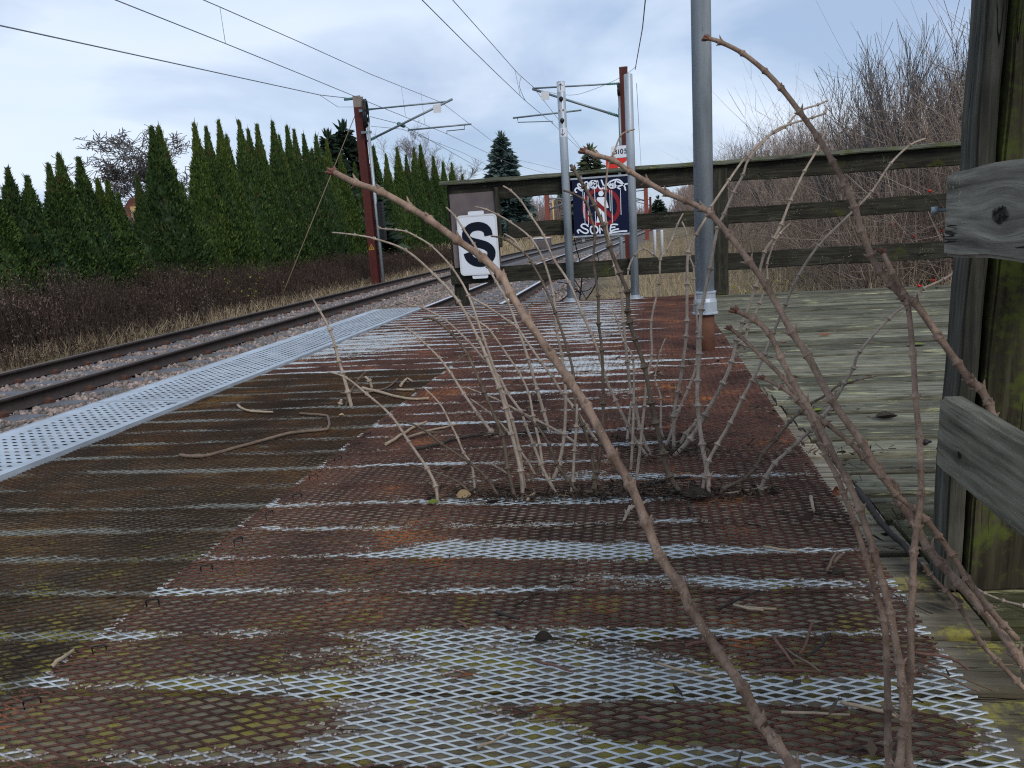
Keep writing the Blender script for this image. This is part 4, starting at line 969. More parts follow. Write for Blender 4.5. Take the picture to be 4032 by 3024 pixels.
jl = [gx(*D(1126, 165), -3.4), gx(*D(1122, 185), -3.4), gx(*D(1130, 208), -3.4), gx(*D(1136, 219), -3.4)]; obj('dropper', MB().tube(catmull(jl, 4), .008, 5), M['wire'], mw2)
fr = [gy(*D(1408, -60), 14.), gy(*D(1394, 0), 17.), gy(*D(1388, 60), 20.), gy(*D(1372, 150), 26.)]
wire('feeder_wire', fr, 'steep cable coming down to the top of the right mast', .014)
jr = [a1, GR(1195, 201)+np.array([0, 0, 0]), GR(1240, 205), GR(1290, 190), GR(1345, 165), GR(1375, 143)]; wire('jumper_wire', catmull(jr, 5), 'thin slack jumper wire looping below the right mast arm', .007)
wire('back_wire', [GR(1375, 180), gy(*D(1385, 365), 60.)], 'thin wire dropping behind the right grey sign post', .008)

# far masts along the line
def far_mast(px, pytop, pybase, Y, w, mat, label, arms=0):
    b = gy(*D(px, pybase), Y); tp = gy(*D(px, pytop), Y); t = thing('far_mast', label, 'mast', (b[0], Y, -1.0), 'masts in the distance')
    m = MB(); hbeam(m, b[0], Y, -1.1, max(tp[2], 2.0), w, w); obj('post', m, mat, t)
    if arms:
        z = max(tp[2], 2.0); tubeobj('bracket_arm', [(b[0], Y, z-1.2), (b[0]+arms, Y, z-.4)], .06, M['arm'], t); tubeobj('stay_arm', [(b[0], Y, z-.3), (b[0]+arms, Y, z-.4)], .05, M['arm'], t)
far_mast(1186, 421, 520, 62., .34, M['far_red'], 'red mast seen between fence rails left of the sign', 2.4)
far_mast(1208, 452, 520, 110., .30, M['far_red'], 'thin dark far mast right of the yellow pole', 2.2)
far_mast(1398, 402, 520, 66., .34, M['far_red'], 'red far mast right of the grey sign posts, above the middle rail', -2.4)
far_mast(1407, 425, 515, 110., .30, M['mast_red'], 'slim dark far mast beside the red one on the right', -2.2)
b = gy(*D(1198, 515), 80.); o = obj('yellow_pole', MB().tube([(b[0], 80, -1), (b[0], 80, gy(*D(1198, 425), 80.)[2])], .09, 8), M['wallyellow'], None, (b[0], 80, -1)); tag(o, 'pale yellow far pole between two masts', 'pole')

# verge bits
b = gz(*D(882, 603), -.93); t = thing('cable_marker', 'small yellow cable marker lying beside the far track', 'marker', b); obj('plate', MB().box((b[0]-.16, b[1]-.1, b[2]), (b[0]+.16, b[1]+.1, b[2]+.09)), M['yellow'], t); obj('peg', MB().tube([(b[0]-.05, b[1]+.15, b[2]), (b[0]-.09, b[1]+.2, b[2]+.28)], .025, 6), M['stick_pale'], t)
b = gz(2135, 985, -.9); t = thing('relay_cabinet', 'low grey concrete cabinet beside the far track beyond the fence', 'cabinet', b); k = b[1]
ww = (gy(2172, 960, k)[0]-gy(2110, 960, k)[0])/2; hh = gy(2135, 940, k)[2]-b[2]
obj('body', MB().box((b[0]-ww, k, b[2]-.1), (b[0]+ww, k+ww*1.4, b[2]+hh)), M['concrete'], t); obj('lid', MB().box((b[0]-ww*1.08, k-.05, b[2]+hh), (b[0]+ww*1.08, k+ww*1.45, b[2]+hh*1.12)), M['white_tag'], t); obj('door', MB().box((b[0]-ww*.6, k-.02, b[2]+hh*.12), (b[0]+ww*.5, k-.004, b[2]+hh*.8)), M['panelboard'], t)
for px, l in ((2578, 'white marker stake right of the grey sign post, left one of two'), (2606, 'white marker stake beyond the fence, right one of two')):
    b = gy(px, 935, 30.); o = obj('marker_stake', MB().lathe([(.06, -1.0), (.06, gy(px, 905, 30.)[2]-.05), (.045, gy(px, 905, 30.)[2])], (b[0], 30.), 10), M['white_tag'], None, (b[0], 30, -1)); tag(o, l, 'stake')

# ------------------------------------------------------------------ end fence
YF = 6.56
fence = thing('wooden_fence', 'dark mossy wooden fence with cap board closing the platform end', 'fence', (.6, YF, 0))
def board(name, lo, hi, mat, par, seg=14, jit=.003, axis=0, bev=.006, seed=1):
    bm = bmesh.new(); bmesh.ops.create_cube(bm, size=1)
    lo, hi = np.array(lo, float), np.array(hi, float)
    for v in bm.verts: v.co = Vector([lo[i] if v.co[i] < 0 else hi[i] for i in range(3)])
    ed = [e for e in bm.edges if abs((e.verts[0].co-e.verts[1].co)[axis]) > 1e-6]
    bmesh.ops.subdivide_edges(bm, edges=ed, cuts=seg, use_grid_fill=True)
    bmesh.ops.bevel(bm, geom=[e for e in bm.edges if len(e.link_faces) == 2 and e.calc_face_angle(0) > .8], offset=bev, segments=2, affect='EDGES')
    rg = random.Random(seed)
    for v in bm.verts:
        c = v.co[axis]; 
        for q in range(3):
            if q != axis: v.co[q] += jit*(math.sin(c*(9+q*3)+seed)+.6*math.sin(c*(23+q*5)+seed*2)+.5*rg.uniform(-1, 1)*.5)
            elif True: v.co[q] += rg.uniform(-jit, jit)*.6
    me = bpy.data.meshes.new(name); bm.to_mesh(me); bm.free()
    base = parent_world(par); me.transform(Matrix.Translation(-base))
    return link(name, me, mat, par)
board('cap_board', (-1.70, YF-.10, 1.045), (3.5, YF+.10, 1.078), M['cap'], fence, 30, .0035, 0, .006, 1)
board('rail_board', (-1.62, YF-.035, .905), (3.5, YF, 1.043), M['fence'], fence, 30, .003, 0, .005, 2)
board('rail_board', (-1.15, YF-.035, .572), (3.5, YF, .700), M['fence'], fence, 30, .003, 0, .005, 3)
board('rail_board', (-1.68, YF-.035, .200), (3.5, YF, .338), M['fence'], fence, 30, .003, 0, .005, 4)
for xa, xb, z0 in ((-1.665, -1.555, -1.05), (.555, .675, -.9), (2.55, 2.67, -.9)):
    board('post', (xa, YF+.002, z0), (xb, YF+.11, 1.043), M['fence_post'], fence, 12, .002, 2, .006, int(xa*10)+40)
board('post', (.555, YF-.058, .0), (.675, YF-.037, 1.02), M['fence_post'], fence, 12, .002, 2, .004, 9)
pn = board('end_panel', (-1.63, YF-.060, .345), (-1.22, YF-.037, .97), M['panelboard'], fence, 6, .001, 2, .003, 6)
board('batten', (-1.235, YF-.085, .50), (-1.195, YF-.037, 1.0), M['fence_post'], fence, 6, .002, 2, .004, 7)

# S board on the fence
PF = YF-.10
sg = thing('speed_board', 'white upright board with a bold black letter S on the fence', 'sign', (-1.41, PF, .25))
c1 = gy(*D(1034, 529), PF)
pw, ph = .172, .252
def rrect(cx, cz, hw, hh, r, n=6):
    P = []
    for sx, sz, a0 in ((1, 1, 0), (-1, 1, 90), (-1, -1, 180), (1, -1, 270)):
        for k in range(n+1):
            a = R_(a0+90*k/n); P.append((cx+sx*(hw-r)+r*math.cos(a), cz+sz*(hh-r)+r*math.sin(a)))
    return P
def plate(mb, P, y0, y1):
    n = len(P); mb.add([(x, y0, z) for x, z in P]+[(x, y1, z) for x, z in P], [tuple(range(n))[::-1], tuple(n+i for i in range(n))]+[(i, (i+1) % n, n+(i+1) % n, n+i) for i in range(n)]); return mb
m = plate(MB(), rrect(c1[0], c1[2], pw, ph, .035), PF-.012, PF); 
for z in (c1[2]+ph+.012, c1[2]-ph-.014): plate(m, rrect(c1[0]-.005, z, .068, .019, .012), PF-.006, PF+.02)
obj('panel', m, M['white'], sg)
P = rrect(c1[0], c1[2], pw+.002, ph+.002, .036); Q = rrect(c1[0], c1[2], pw-.012, ph-.012, .028); n = len(P)
obj('rim', MB().add([(x, PF-.014, z) for x, z in P]+[(x, PF-.014, z) for x, z in Q], [(i, (i+1) % n, n+(i+1) % n, n+i) for i in range(n)]), M['white_tag'], sg)
def ribbon(mb, pts, w, y, sub=6, cap=False):
    P = catmull(pts, sub) if len(pts) > 2 else np.array(pts, float); T = np.gradient(P, axis=0); T /= np.linalg.norm(T, axis=1, keepdims=True)+1e-9
    Nn = np.stack([-T[:, 1], T[:, 0]], -1)*w/2; L = P+Nn; Rr = P-Nn; n = len(P)
    yy = y if np.ndim(y) else np.full(n, y)
    mb.add([(a, yy[i], b) for i, (a, b) in enumerate(L)]+[(a, yy[i], b) for i, (a, b) in enumerate(Rr)], [(i, i+1, n+i+1, n+i) for i in range(n-1)])
    if cap:
        for e, r in ((P[0], w/2), (P[-1], w/2)): mb.disc((e[0], e[1]), r, r, float(y)-.0002, 10)
SP = [(588, 590), (578, 530), (545, 485), (490, 458), (425, 451), (345, 466), (285, 515), (266, 575), (285, 625), (345, 662), (440, 692), (540, 730), (600, 785), (612, 845), (585, 905), (520, 950), (440, 963), (350, 938), (292, 885), (268, 812)]
sc = 2*pw/565.0
m = MB(); ribbon(m, [(c1[0]+(x-432)*sc, c1[2]-(y-712)*sc*.985) for x, y in SP], .0715, PF-.0155, 5); obj('letter_s', m, M['navy'], sg)

# sign posts and no-entry sign
YS = 6.48
def gpost(px, ztop, label, r=.034):
    b = gz(*px); t = thing('steel_post', label, 'post', (b[0], YS, 0))
    obj('tube', MB().lathe([(r, .012), (r, ztop-.004), (r*.9, ztop)], (b[0], YS), 28), M['zinc_pole'], t)
    m = MB().lathe([(r*2.0, .007), (r*2.0, .016), (r*1.15, .017), (r*1.1, .04)], (b[0], YS), 24); m.tube([(b[0]+r*1.6, YS-.01, .016), (b[0]+r*1.6, YS-.01, .026)], .009, 6); obj('base_flange', m, M['zinc_dull'], t)
    return t, b[0]
ta, xA = gpost((2250, 1192), 1.785, 'grey steel post with up and down arrow plates left of the dark sign')
tb, xB = gpost((2502, 1177), 1.79, 'plain grey steel post holding the right side of the dark sign')
def curved_plate(x, z0, z1, r, half, y=YS):
    m = MB(); A = np.linspace(-half, half, 9); m.add([(x+r*math.sin(a), y-r*math.cos(a), z0) for a in A]+[(x+r*math.sin(a), y-r*math.cos(a), z1) for a in A], [(i, i+1, 10+i, 9+i) for i in range(8)], True); return m
def on_post(x, pts2, r, y=YS): return [(x+r*math.sin(u/r), y-r*math.cos(u/r), z) for u, z in pts2]
zz = lambda y, px=2215: float(gy(2100+400/3.318, 200+y/3.318, YS)[2])
for (ya, yb, up) in ((418, 538, 1), (1010, 1128, -1)):
    pl = obj('arrow_plate', curved_plate(xA, zz(yb), zz(ya), .0348, 1.15), M['white'], ta)
    cz = (zz(ya)+zz(yb))/2; m = MB(); r = .0354; w = .0035
    def stroke(u0, z0, u1, z1, w=.0045):
        d = np.array([u1-u0, z1-z0]); d /= np.linalg.norm(d); n = np.array([-d[1], d[0]])*w/2; K = 5
        L = [(u0+(u1-u0)*k/K, z0+(z1-z0)*k/K) for k in range(K+1)]
        V = on_post(xA, [(a+n[0], b+n[1]) for a, b in L], r)+on_post(xA, [(a-n[0], b-n[1]) for a, b in L], r)
        m.add(V, [(i, i+1, K+2+i, K+1+i) for i in range(K)])
    stroke(0, cz-.024, 0, cz+.024); stroke(0, cz+.026*up, -.017, cz+.007*up); stroke(0, cz+.026*up, .017, cz+.007*up)
    obj('arrow', m, M['navy'], pl)
for y in (632, 915):
    z = zz(y); m = MB()
    m.tube([(xA, YS-.033, z), (xA, YS-.040, z), (xA, YS-.046, z), (xA, YS-.048, z)], [.018, .0175, .012, .004], 16)
    m.add([(xA-.013, YS-.036, z-.012), (xA+.013, YS-.036, z-.012), (xA, YS-.036, z-.030)], [(0, 1, 2)]); obj('push_button', m, M['black'], ta)
pl = obj('label_strip', curved_plate(xA, zz(800), zz(765), .0346, 1.15), M['white_tag'], ta); m = MB()
for u in (-.022, -.016, .006, .012, .018): m.add(on_post(xA, [(u, zz(795)), (u+.004, zz(795)), (u+.004, zz(770)), (u, zz(770))], .0351), [(0, 1, 2, 3)])
obj('small_print', m, M['navy'], pl)

YN = YS-.012
def sg_px(x, y): q = gy(2200+x/5.531, 650+y/5.531, YN); return (float(q[0]), float(q[2]))
ns = thing('no_entry_sign', 'dark blue no pedestrians sign sprayed with white graffiti', 'sign', (-.34, YN, .5))
TL, TR_, BR_, BL = sg_px(272, 318), sg_px(1548, 240), sg_px(1530, 1470), sg_px(360, 1545)
x0, x1 = (TL[0]+BL[0])/2, (TR_[0]+BR_[0])/2; z0, z1 = (BL[1]+BR_[1])/2, (TL[1]+TR_[1])/2
obj('panel', MB().box((x0, YN, z0), (x1, YN+.012, z1)), M['navy2'], ns)
m = MB().box((x0-.012, YN-.006, z1), (x1+.012, YN+.018, z1+.014)); m.box((x0-.012, YN-.006, z0-.014), (x1+.012, YN+.018, z0))
for xx in (x0+.07, x1-.07): m.box((xx-.012, YN+.0185, z0-.05), (xx+.012, YN+.03, z1+.045))
obj('frame', m, M['zinc_dull'], ns)
cc = sg_px(928, 915); rr = (sg_px(1355, 915)[0]-sg_px(503, 915)[0])/2
m = MB().disc(cc, rr, rr, YN-.0012, 48, .80)
a = R_(-45); d = np.array([math.cos(a), math.sin(a)]); nn = np.array([-d[1], d[0]])*rr*.10; e0 = np.array(cc)-d*rr*.86; e1 = np.array(cc)+d*rr*.86
obj('red_ring', m, M['sign_red'], ns)
m = MB().add([(q[0], YN-.0022, q[1]) for q in (e0+nn, e1+nn, e1-nn, e0-nn)], [(3, 2, 1, 0)]); obj('red_bar', m, M['sign_red'], ns)
m = MB().disc(sg_px(920, 620), rr*.135, rr*.135, YN-.0016, 20)
for poly in ([(835, 712), (850, 700), (1005, 695), (1028, 715), (1088, 925), (1045, 940), (985, 800), (1010, 960), (865, 935), (880, 850), (825, 745)], [(868, 930), (945, 945), (930, 1050), (905, 1245), (822, 1255)], [(930, 945), (1012, 955), (1045, 1225), (972, 1235), (935, 1050)]):
    m.add([(p[0], YN-.0016, p[1]) for p in (sg_px(*q) for q in poly)], [tuple(range(len(poly)))])
obj('walking_figure', m, M['paint_white'], ns)
m = MB(); yy = YN-.003
def gst(pts, w=30, sub=5): ribbon(m, [sg_px(*p) for p in pts], w/5.531/FPX*6.6, yy, sub, True)
gst([(480, 440), (440, 405), (415, 440), (455, 490), (500, 500), (480, 550), (410, 500), (360, 530), (365, 580), (390, 590)])
gst([(500, 560), (560, 480), (560, 400), (600, 365), (640, 400), (620, 500), (650, 540)]); gst([(650, 545), (660, 440), (690, 370), (740, 345), (750, 420), (700, 480)])
gst([(740, 510), (700, 450), (730, 370), (800, 345), (840, 400), (810, 490), (750, 510)]); gst([(790, 400), (740, 450), (770, 480)]); gst([(845, 350), (860, 440), (900, 510), (960, 505), (985, 440)])
gst([(930, 330), (970, 430), (1000, 520)]); gst([(1010, 490), (1080, 400), (1140, 350), (1230, 320), (1310, 320), (1380, 380), (1430, 460), (1455, 545)]); gst([(1080, 400), (1130, 400), (1090, 450), (1140, 500), (1210, 490)])
gst([(1130, 440), (1200, 400), (1170, 470), (1240, 460)]); gst([(1250, 330), (1220, 420), (1300, 500), (1340, 520)]); gst([(1190, 490), (1300, 460), (1400, 430), (1500, 405)]); gst([(1280, 360), (1370, 400)])
gst([(640, 1330), (590, 1290), (520, 1290), (490, 1330), (540, 1375), (620, 1410), (640, 1460), (580, 1485), (500, 1450), (450, 1410), (410, 1430), (430, 1475)])
gst([(770, 1350), (710, 1340), (690, 1400), (720, 1480), (800, 1490), (855, 1430), (830, 1350), (770, 1330)]); gst([(900, 1480), (895, 1390), (905, 1310), (960, 1420), (1020, 1320), (1050, 1470)]); gst([(1280, 1295), (1200, 1290), (1140, 1310), (1130, 1440), (1200, 1410), (1300, 1390)]); gst([(1140, 1360), (1220, 1350)])
gst([(1110, 1480), (1250, 1455), (1370, 1440), (1480, 1435)])
for x, ya, yb in ((525, 570, 900), (560, 600, 1280), (635, 550, 1300), (780, 530, 800), (795, 1010, 1330), (930, 520, 560), (1110, 545, 1000), (1155, 550, 1250), (1345, 530, 1080), (540, 900, 1150)):
    gst([(x, ya), (x+6, (ya+yb)/2), (x+14, yb)], 11, 4)
obj('graffiti', m, M['spray'], ns)

# distance board with white name plate beyond the fence
YB = 20.0
B = lambda x, y: gy(x, y, YB)
bs = thing('distance_sign', 'white Bi05 plate above a red and white board on a grey post', 'sign', (B(2440, 800)[0], YB, -1.0))
xb = float(B(2440, 800)[0]); obj('post', MB().lathe([(.045, -1.0), (.045, B(2440, 570)[2])], (xb, YB+.06), 12), M['zinc'], bs)
a, b2 = B(2405, 577), B(2492, 617); m = MB(); plate(m, rrect((a[0]+b2[0])/2, (a[2]+b2[2])/2, (b2[0]-a[0])/2, (a[2]-b2[2])/2, .05), YB-.02, YB); npl = obj('name_plate', m, M['white'], bs)
tc = bpy.data.curves.new('lettering', 'FONT'); tc.body = 'Bi05'; tc.size = .165; tc.align_x = 'CENTER'; tc.align_y = 'CENTER'; tc.offset = .004; tc.space_character = 1.2
to = bpy.data.objects.new('tmp_text', tc); C.objects.link(to); bpy.context.view_layer.update()
me = bpy.data.meshes.new_from_object(to.evaluated_get(bpy.context.evaluated_depsgraph_get())); bpy.data.objects.remove(to)
me.transform(Matrix.Translation(Vector((float(B(2443, 598)[0]), YB-.024, (a[2]+b2[2])/2)) - parent_world(npl)) @ Matrix.Rotation(R_(90), 4, 'X')); link('lettering', me, M['navy'], npl)
a, b2 = B(2385, 628), B(2492, 668); brd = obj('striped_board', MB().box((a[0], YB-.02, b2[2]), (b2[0], YB, a[2])), M['white'], bs)
q = [(a[0], a[2]), (b2[0]-.05, a[2]), (a[0]+(b2[0]-a[0])*.28, b2[2]), (a[0], b2[2])]; obj('red_stripe', MB().add([(x, YB-.024, z) for x, z in q], [(3, 2, 1, 0)]), M['bright_red'], brd)

# lamp pole
lp = gz(*D(1526, 762)); lx, ly = float(lp[0]), float(lp[1])+.045
lt = thing('lamp_pole', 'thick grey steel lamp pole with rusty foot standing on the mesh', 'pole', (lx, ly, 0))
obj('foot', MB().lathe([(.0435, -.05), (.0435, .21)], (lx, ly), 32), M['rust_pipe'], lt)
cm_ = MB().lathe([(.062, .186), (.062, .192), (.056, .196), (.056, .245), (.050, .262), (.050, .285), (.0535, .287), (.0535, .293), (.047, .296)], (lx, ly), 32); cm_.sm = [False]*len(cm_.sm); obj('collar', cm_, M['zinc_pole'], lt)
obj('shaft', MB().lathe([(.0445, .20), (.0445, 4.6)], (lx, ly), 36), M['zinc_pole'], lt)

# ------------------------------------------------------------------ near right fence
nf = thing('side_fence', 'weathered fence at the right edge with mossy post and two sawn boards', 'fence', (.5, 1.28, 0))
def rot_board(name, w, d, z0, z1, x, y, ang, mat, seed, jit=.002):
    o = board(name, (-w/2, -d/2, z0), (w/2, d/2, z1), mat, nf, 22, jit, 2, .004, seed)
    me = o.data; me.transform(Matrix.Translation(parent_world(nf))); sh = Matrix.Identity(4); sh[0][2] = .024; me.transform(Matrix.Translation(Vector((x, y, 0))) @ sh @ Matrix.Rotation(ang, 4, 'Z')); me.transform(Matrix.Translation(-parent_world(nf))); return o
rot_board('edge_lath', .028, .085, 0.0, 1.18, .498, 1.335, R_(-6), M['post_edge'], 3)
rot_board('post', .112, .09, 0.0, 1.18, .5655, 1.342, R_(10), M['near_post'], 4)
rot_board('post', .10, .09, 0.0, 1.18, .695, 1.40, R_(14), M['near_post'], 6)
M['board_knot'] = wood('sawn_board_knot', 1, (.065, .058, .046), (.185, .172, .140), (.33, .31, .255), .12, (.09, .09, .04), .02, knot=((-.068, -.232, .627), .0125), crack=1.3)
M['board_plain'] = wood('sawn_board_mossy', 1, (.060, .055, .041), (.160, .152, .114), (.28, .27, .21), .22, (.10, .11, .035), .10, knot=((-.068, -.165, .296), .006), crack=.9)
board('cross_board', (.432, -.9, .571), (.466, 1.225, .690), M['board_knot'], nf, 60, .0016, 1, .005, 5)
board('cross_board', (.430, -.9, .252), (.466, 1.205, .362), M['board_plain'], nf, 60, .0016, 1, .005, 8)
board('cross_board', (.655, -.5, .60), (.690, 1.36, .715), M['near_post'], nf, 30, .0016, 1, .005, 12)
board('cap_board', (.43, -.9, 1.185), (.80, 1.47, 1.22), M['cap'], nf, 30, .002, 1, .005, 10)
nl = gx(*D(2018, 455), .42); obj('bolt', MB().tube([(nl[0]-.004, nl[1], nl[2]), (nl[0]+.004, nl[1]-.002, nl[2]), (nl[0]+.0045, nl[1]-.002, nl[2]), (nl[0]+.02, nl[1]-.02, nl[2]+.0)], [.0055, .0055, .0025, .0025], 8), M['zinc_dull'], nf)

# ------------------------------------------------------------------ shrub stems
def stem_geo(pix, d0, d1, Ya, Yb, bud=False, sub=6, sides=9, node=1.95):
    pix = [np.array(p, float) for p in pix]; L = [0]
    for a, b in zip(pix, pix[1:]): L.append(L[-1]+np.linalg.norm(b-a))
    fr = np.array(L)/L[-1]
    rg = random.Random(int(pix[0][0]*7+pix[0][1]))
    P = [gy(p[0], p[1], Ya+(Yb-Ya)*f) for p, f in zip(pix, fr)]
    Q = catmull(P, sub); n = len(Q); K = len(P)
    cum = np.concatenate([[0], np.cumsum(np.linalg.norm(np.diff(Q, axis=0), axis=1))]); f = cum/cum[-1]
    dist = np.array([-((q-EYE) @ RM)[2] for q in Q])
    r = (d0+(d1-d0)*f)*(1.0 if d0 < 21 else .82)/2/FPX*dist
    nodes = []
    for k in range(1, K-1):
        c = cum[k*sub]; rr = r[k*sub]
        nodes.append((k*sub, rr))
    # insert fine rings round the nodes so the swelling reads
    fine = set()
    extra = []
    for idx, rr in nodes:
        for o in (-2.6, -1.5, -.8, -.35, 0, .3, .8, 1.5, 2.6): extra.append(cum[idx]+o*rr)
    allc = np.unique(np.clip(np.concatenate([cum, extra]), 0, cum[-1]))
    Q2 = np.stack([np.interp(allc, cum, Q[:, i]) for i in range(3)], -1); r2 = np.interp(allc, cum, r)
    for idx, rr in nodes:
        r2 *= 1+(node-1)*.55*np.exp(-((allc-cum[idx])/(rr*1.3))**2)+(node-1)*.75*np.exp(-((allc-cum[idx])/(rr*.38))**2)
    r2[-1] *= .55
    mb = MB().tube(Q2, r2, sides)
    for j, (idx, rr) in enumerate(nodes):
        T = Q[min(idx+1, n-1)]-Q[max(idx-1, 0)]; T /= np.linalg.norm(T)
        ref = np.array([1, .3, 0]) if j % 2 else np.array([.2, 1, .1]); A = np.cross(T, ref); A /= np.linalg.norm(A)
        if rg.random() < .85:
            for s in (-1, 1): mb.cone_blob(Q[idx]+A*s*rr*.8, A*s*.7+T*.75, rr*rg.uniform(1.5, 2.8), rr*.48, 5)
    tip = (Q[-1], Q[-1]-Q[-2], r[-1])
    return mb, tip
def add_stem(shrub, pix, d0, d1, mat, Ya=None, Yb=None, dy=.0, bud=False, name='stem', **k):
    if Ya is None: Ya = float(gz(*pix[0])[1])
    if Yb is None: Yb = Ya+dy
    mb, tip = stem_geo(pix, d0, d1, Ya, Yb, **k)
    o = obj(name, mb, mat, shrub)
    if bud:
        b = MB(); c, d, r = tip; d = d/np.linalg.norm(d); A = np.cross(d, [.3, .2, 1]); A /= np.linalg.norm(A); B2 = np.cross(d, A)
        for i in range(7):
            a = i*2.4; s = A*math.cos(a)+B2*math.sin(a); b.cone_blob(c+s*r*.55-d*r*.6*(i % 3), d*1.0+s*.55, r*(2.6+.5*(i % 2)), r*.72, 6)
        b.tube([c-d*r*1.2, c-d*r*.3, c+d*r*.6, c+d*r*2.2], [r*1.0, r*1.25, r*1.2, r*.4], 8); obj('bud', b, M['bud'], o)
    return o
sp, sd, sn = M['stem_pale'], M['stem_dark'], M['stem_near']
mid = thing('elder_shrub', 'clump of pale leafless stems sprouting through the mesh in the middle of the platform', 'shrub', (float(gz(2150, 1965)[0]), float(gz(2150, 1965)[1]), 0))
farS = thing('elder_shrub', 'smaller clump of thin leafless stems behind the main clump, in front of the lamp pole', 'shrub', (float(gz(2600, 1800)[0]), float(gz(2600, 1800)[1]), 0))
front = thing('elder_shrub', 'thick brown leafless branches rising from the bottom right corner close to the camera', 'shrub', (.42, .78, 0))
corner = thing('elder_shrub', 'long brown branches growing in from the right edge beside the fence post', 'shrub', (.5, .95, 0))
ST = [  # (pixels from base to tip, base width, tip width, material, depth drift)
 ([(1725,1990),(1715,1915),(1682,1845),(1610,1740),(1540,1637),(1445,1552),(1362,1487),(1287,1462)],14,7,sp,.10),
 ([(1862,1952),(1800,1895),(1680,1847),(1610,1827)],9,6,sd,.05),
 ([(1972,1970),(1917,1885),(1847,1820),(1742,1750),(1667,1692),(1597,1662),(1545,1667)],13,7,sd,.05),
 ([(1872,1950),(1865,1880),(1855,1825),(1827,1785),(1802,1725),(1777,1675),(1732,1590),(1665,1522)],11,6,sp,.1),
 ([(2032,1980),(2000,1845),(1977,1715),(1907,1545),(1842,1400),(1780,1315),(1707,1255),(1665,1257)],17,9,sd,.15),
 ([(2060,1975),(2050,1855),(2015,1710),(1990,1610),(1965,1530),(1915,1405),(1885,1337),(1807,1190),(1710,1082),(1597,985),(1475,940),(1397,925),(1307,915)],18,6,sp,.25),
 ([(2070,1960),(2045,1775),(2015,1650),(1980,1550),(1907,1340),(1845,1165),(1780,1055),(1700,970),(1637,930),(1600,912),(1560,905),(1520,902),(1497,899),(1487,889)],14,6,sp,.3),
 ([(2140,1882),(2135,1825),(2125,1750),(2100,1640),(2082,1550),(2045,1470),(2002,1405),(1930,1302),(1890,1270),(1830,1225)],12,7,sp,.2),
 ([(2202,1965),(2160,1890),(2130,1830),(2100,1750),(2070,1675),(2050,1620),(2000,1550),(1965,1485),(1915,1425),(1845,1345),(1755,1262),(1665,1212),(1610,1202),(1560,1182)],14,6,sp,.3),
 ([(2355,1745),(2310,1680),(2260,1605),(2215,1550),(2175,1485),(2130,1425),(2095,1375),(2040,1295),(2010,1270),(1915,1205),(1860,1175)],13,8,sp,.2),
 ([(2300,1967),(2240,1895),(2192,1825),(2162,1750),(2112,1675),(2060,1632),(2007,1612)],14,8,sd,.05),
 ([(2295,1765),(2210,1705),(2115,1655),(2040,1617),(1950,1570),(1835,1525)],11,6,sp,.15),
 ([(2110,1875),(2080,1820),(2045,1770),(1995,1695),(1940,1635),(1852,1570)],10,6,sp,.1),
 ([(2035,1890),(1975,1850),(1917,1817)],9,6,sp,.05),
 ([(2175,1890),(2200,1830),(2222,1710),(2227,1550),(2212,1400),(2192,1300),(2180,1165),(2140,1025),(2087,935),(2010,875),(1962,847),(1915,825),(1870,814)],15,6,sp,.3),
 ([(2345,1960),(2342,1885),(2325,1775),(2295,1675),(2267,1600),(2260,1490),(2240,1395),(2187,1232),(2135,1110),(2090,1030),(2070,1002),(1987,942),(1932,930)],14,7,sd,.2),
 ([(2245,1965),(2255,1895),(2262,1775),(2270,1680),(2272,1590)],13,11,sp,.05),
 ([(2325,1960),(2350,1860),(2367,1750),(2375,1590),(2370,1380),(2357,1275),(2355,1165),(2337,1030),(2342,925),(2325,850),(2307,795),(2255,762),(2217,750)],15,8,sd,.2),
 ([(2483,1860),(2490,1750),(2495,1590),(2492,1415),(2457,1345),(2430,1265),(2410,1210)],12,6,sp,.2),
 ([(2695,1960),(2637,1875),(2612,1785),(2582,1665),(2565,1585),(2537,1445),(2500,1335),(2480,1270),(2472,1225),(2470,1150),(2440,1075),(2400,970),(2375,890),(2342,810),(2300,735),(2257,665),(2246,648)],20,13,sd,.1),
 ([(2505,1895),(2522,1750),(2537,1600),(2550,1475),(2567,1400),(2565,1265),(2595,1120),(2600,1025),(2625,985),(2645,945),(2667,885),(2690,840)],13,6,sp,.3),
 ([(2790,1960),(2787,1875),(2765,1750),(2747,1600),(2747,1500),(2755,1395),(2755,1330),(2762,1220),(2795,1060),(2825,900),(2850,845),(2887,760),(2925,690),(2950,625),(3045,520),(3112,488),(3199,463),(3246,445),(3253,420)],19,7,sp,.4),
 ([(2762,1955),(2775,1880),(2790,1815),(2825,1750),(2875,1665),(2922,1570),(2960,1500),(3010,1395),(3045,1310),(3091,1200),(3145,1085),(3221,970),(3358,832),(3431,756),(3507,644),(3583,572),(3644,546)],15,8,sp,.2),
 ([(2835,1965),(2850,1925),(2930,1885),(2975,1840),(3005,1785),(3055,1730),(3110,1660),(3150,1625),(3190,1590),(3255,1555),(3310,1515),(3460,1477)],15,8,sd,.15),
 ([(2985,1960),(2995,1925),(3015,1880),(3050,1825),(3105,1775),(3190,1695),(3240,1640),(3280,1590),(3325,1510),(3360,1450),(3385,1385),(3500,1255),(3600,1175),(3635,1137),(3715,1100),(3790,1050)],15,9,sp,.05),
 ([(2445,2075),(2470,2020),(2482,2000),(2525,1985),(2552,1970)],13,11,sp,.08),
]
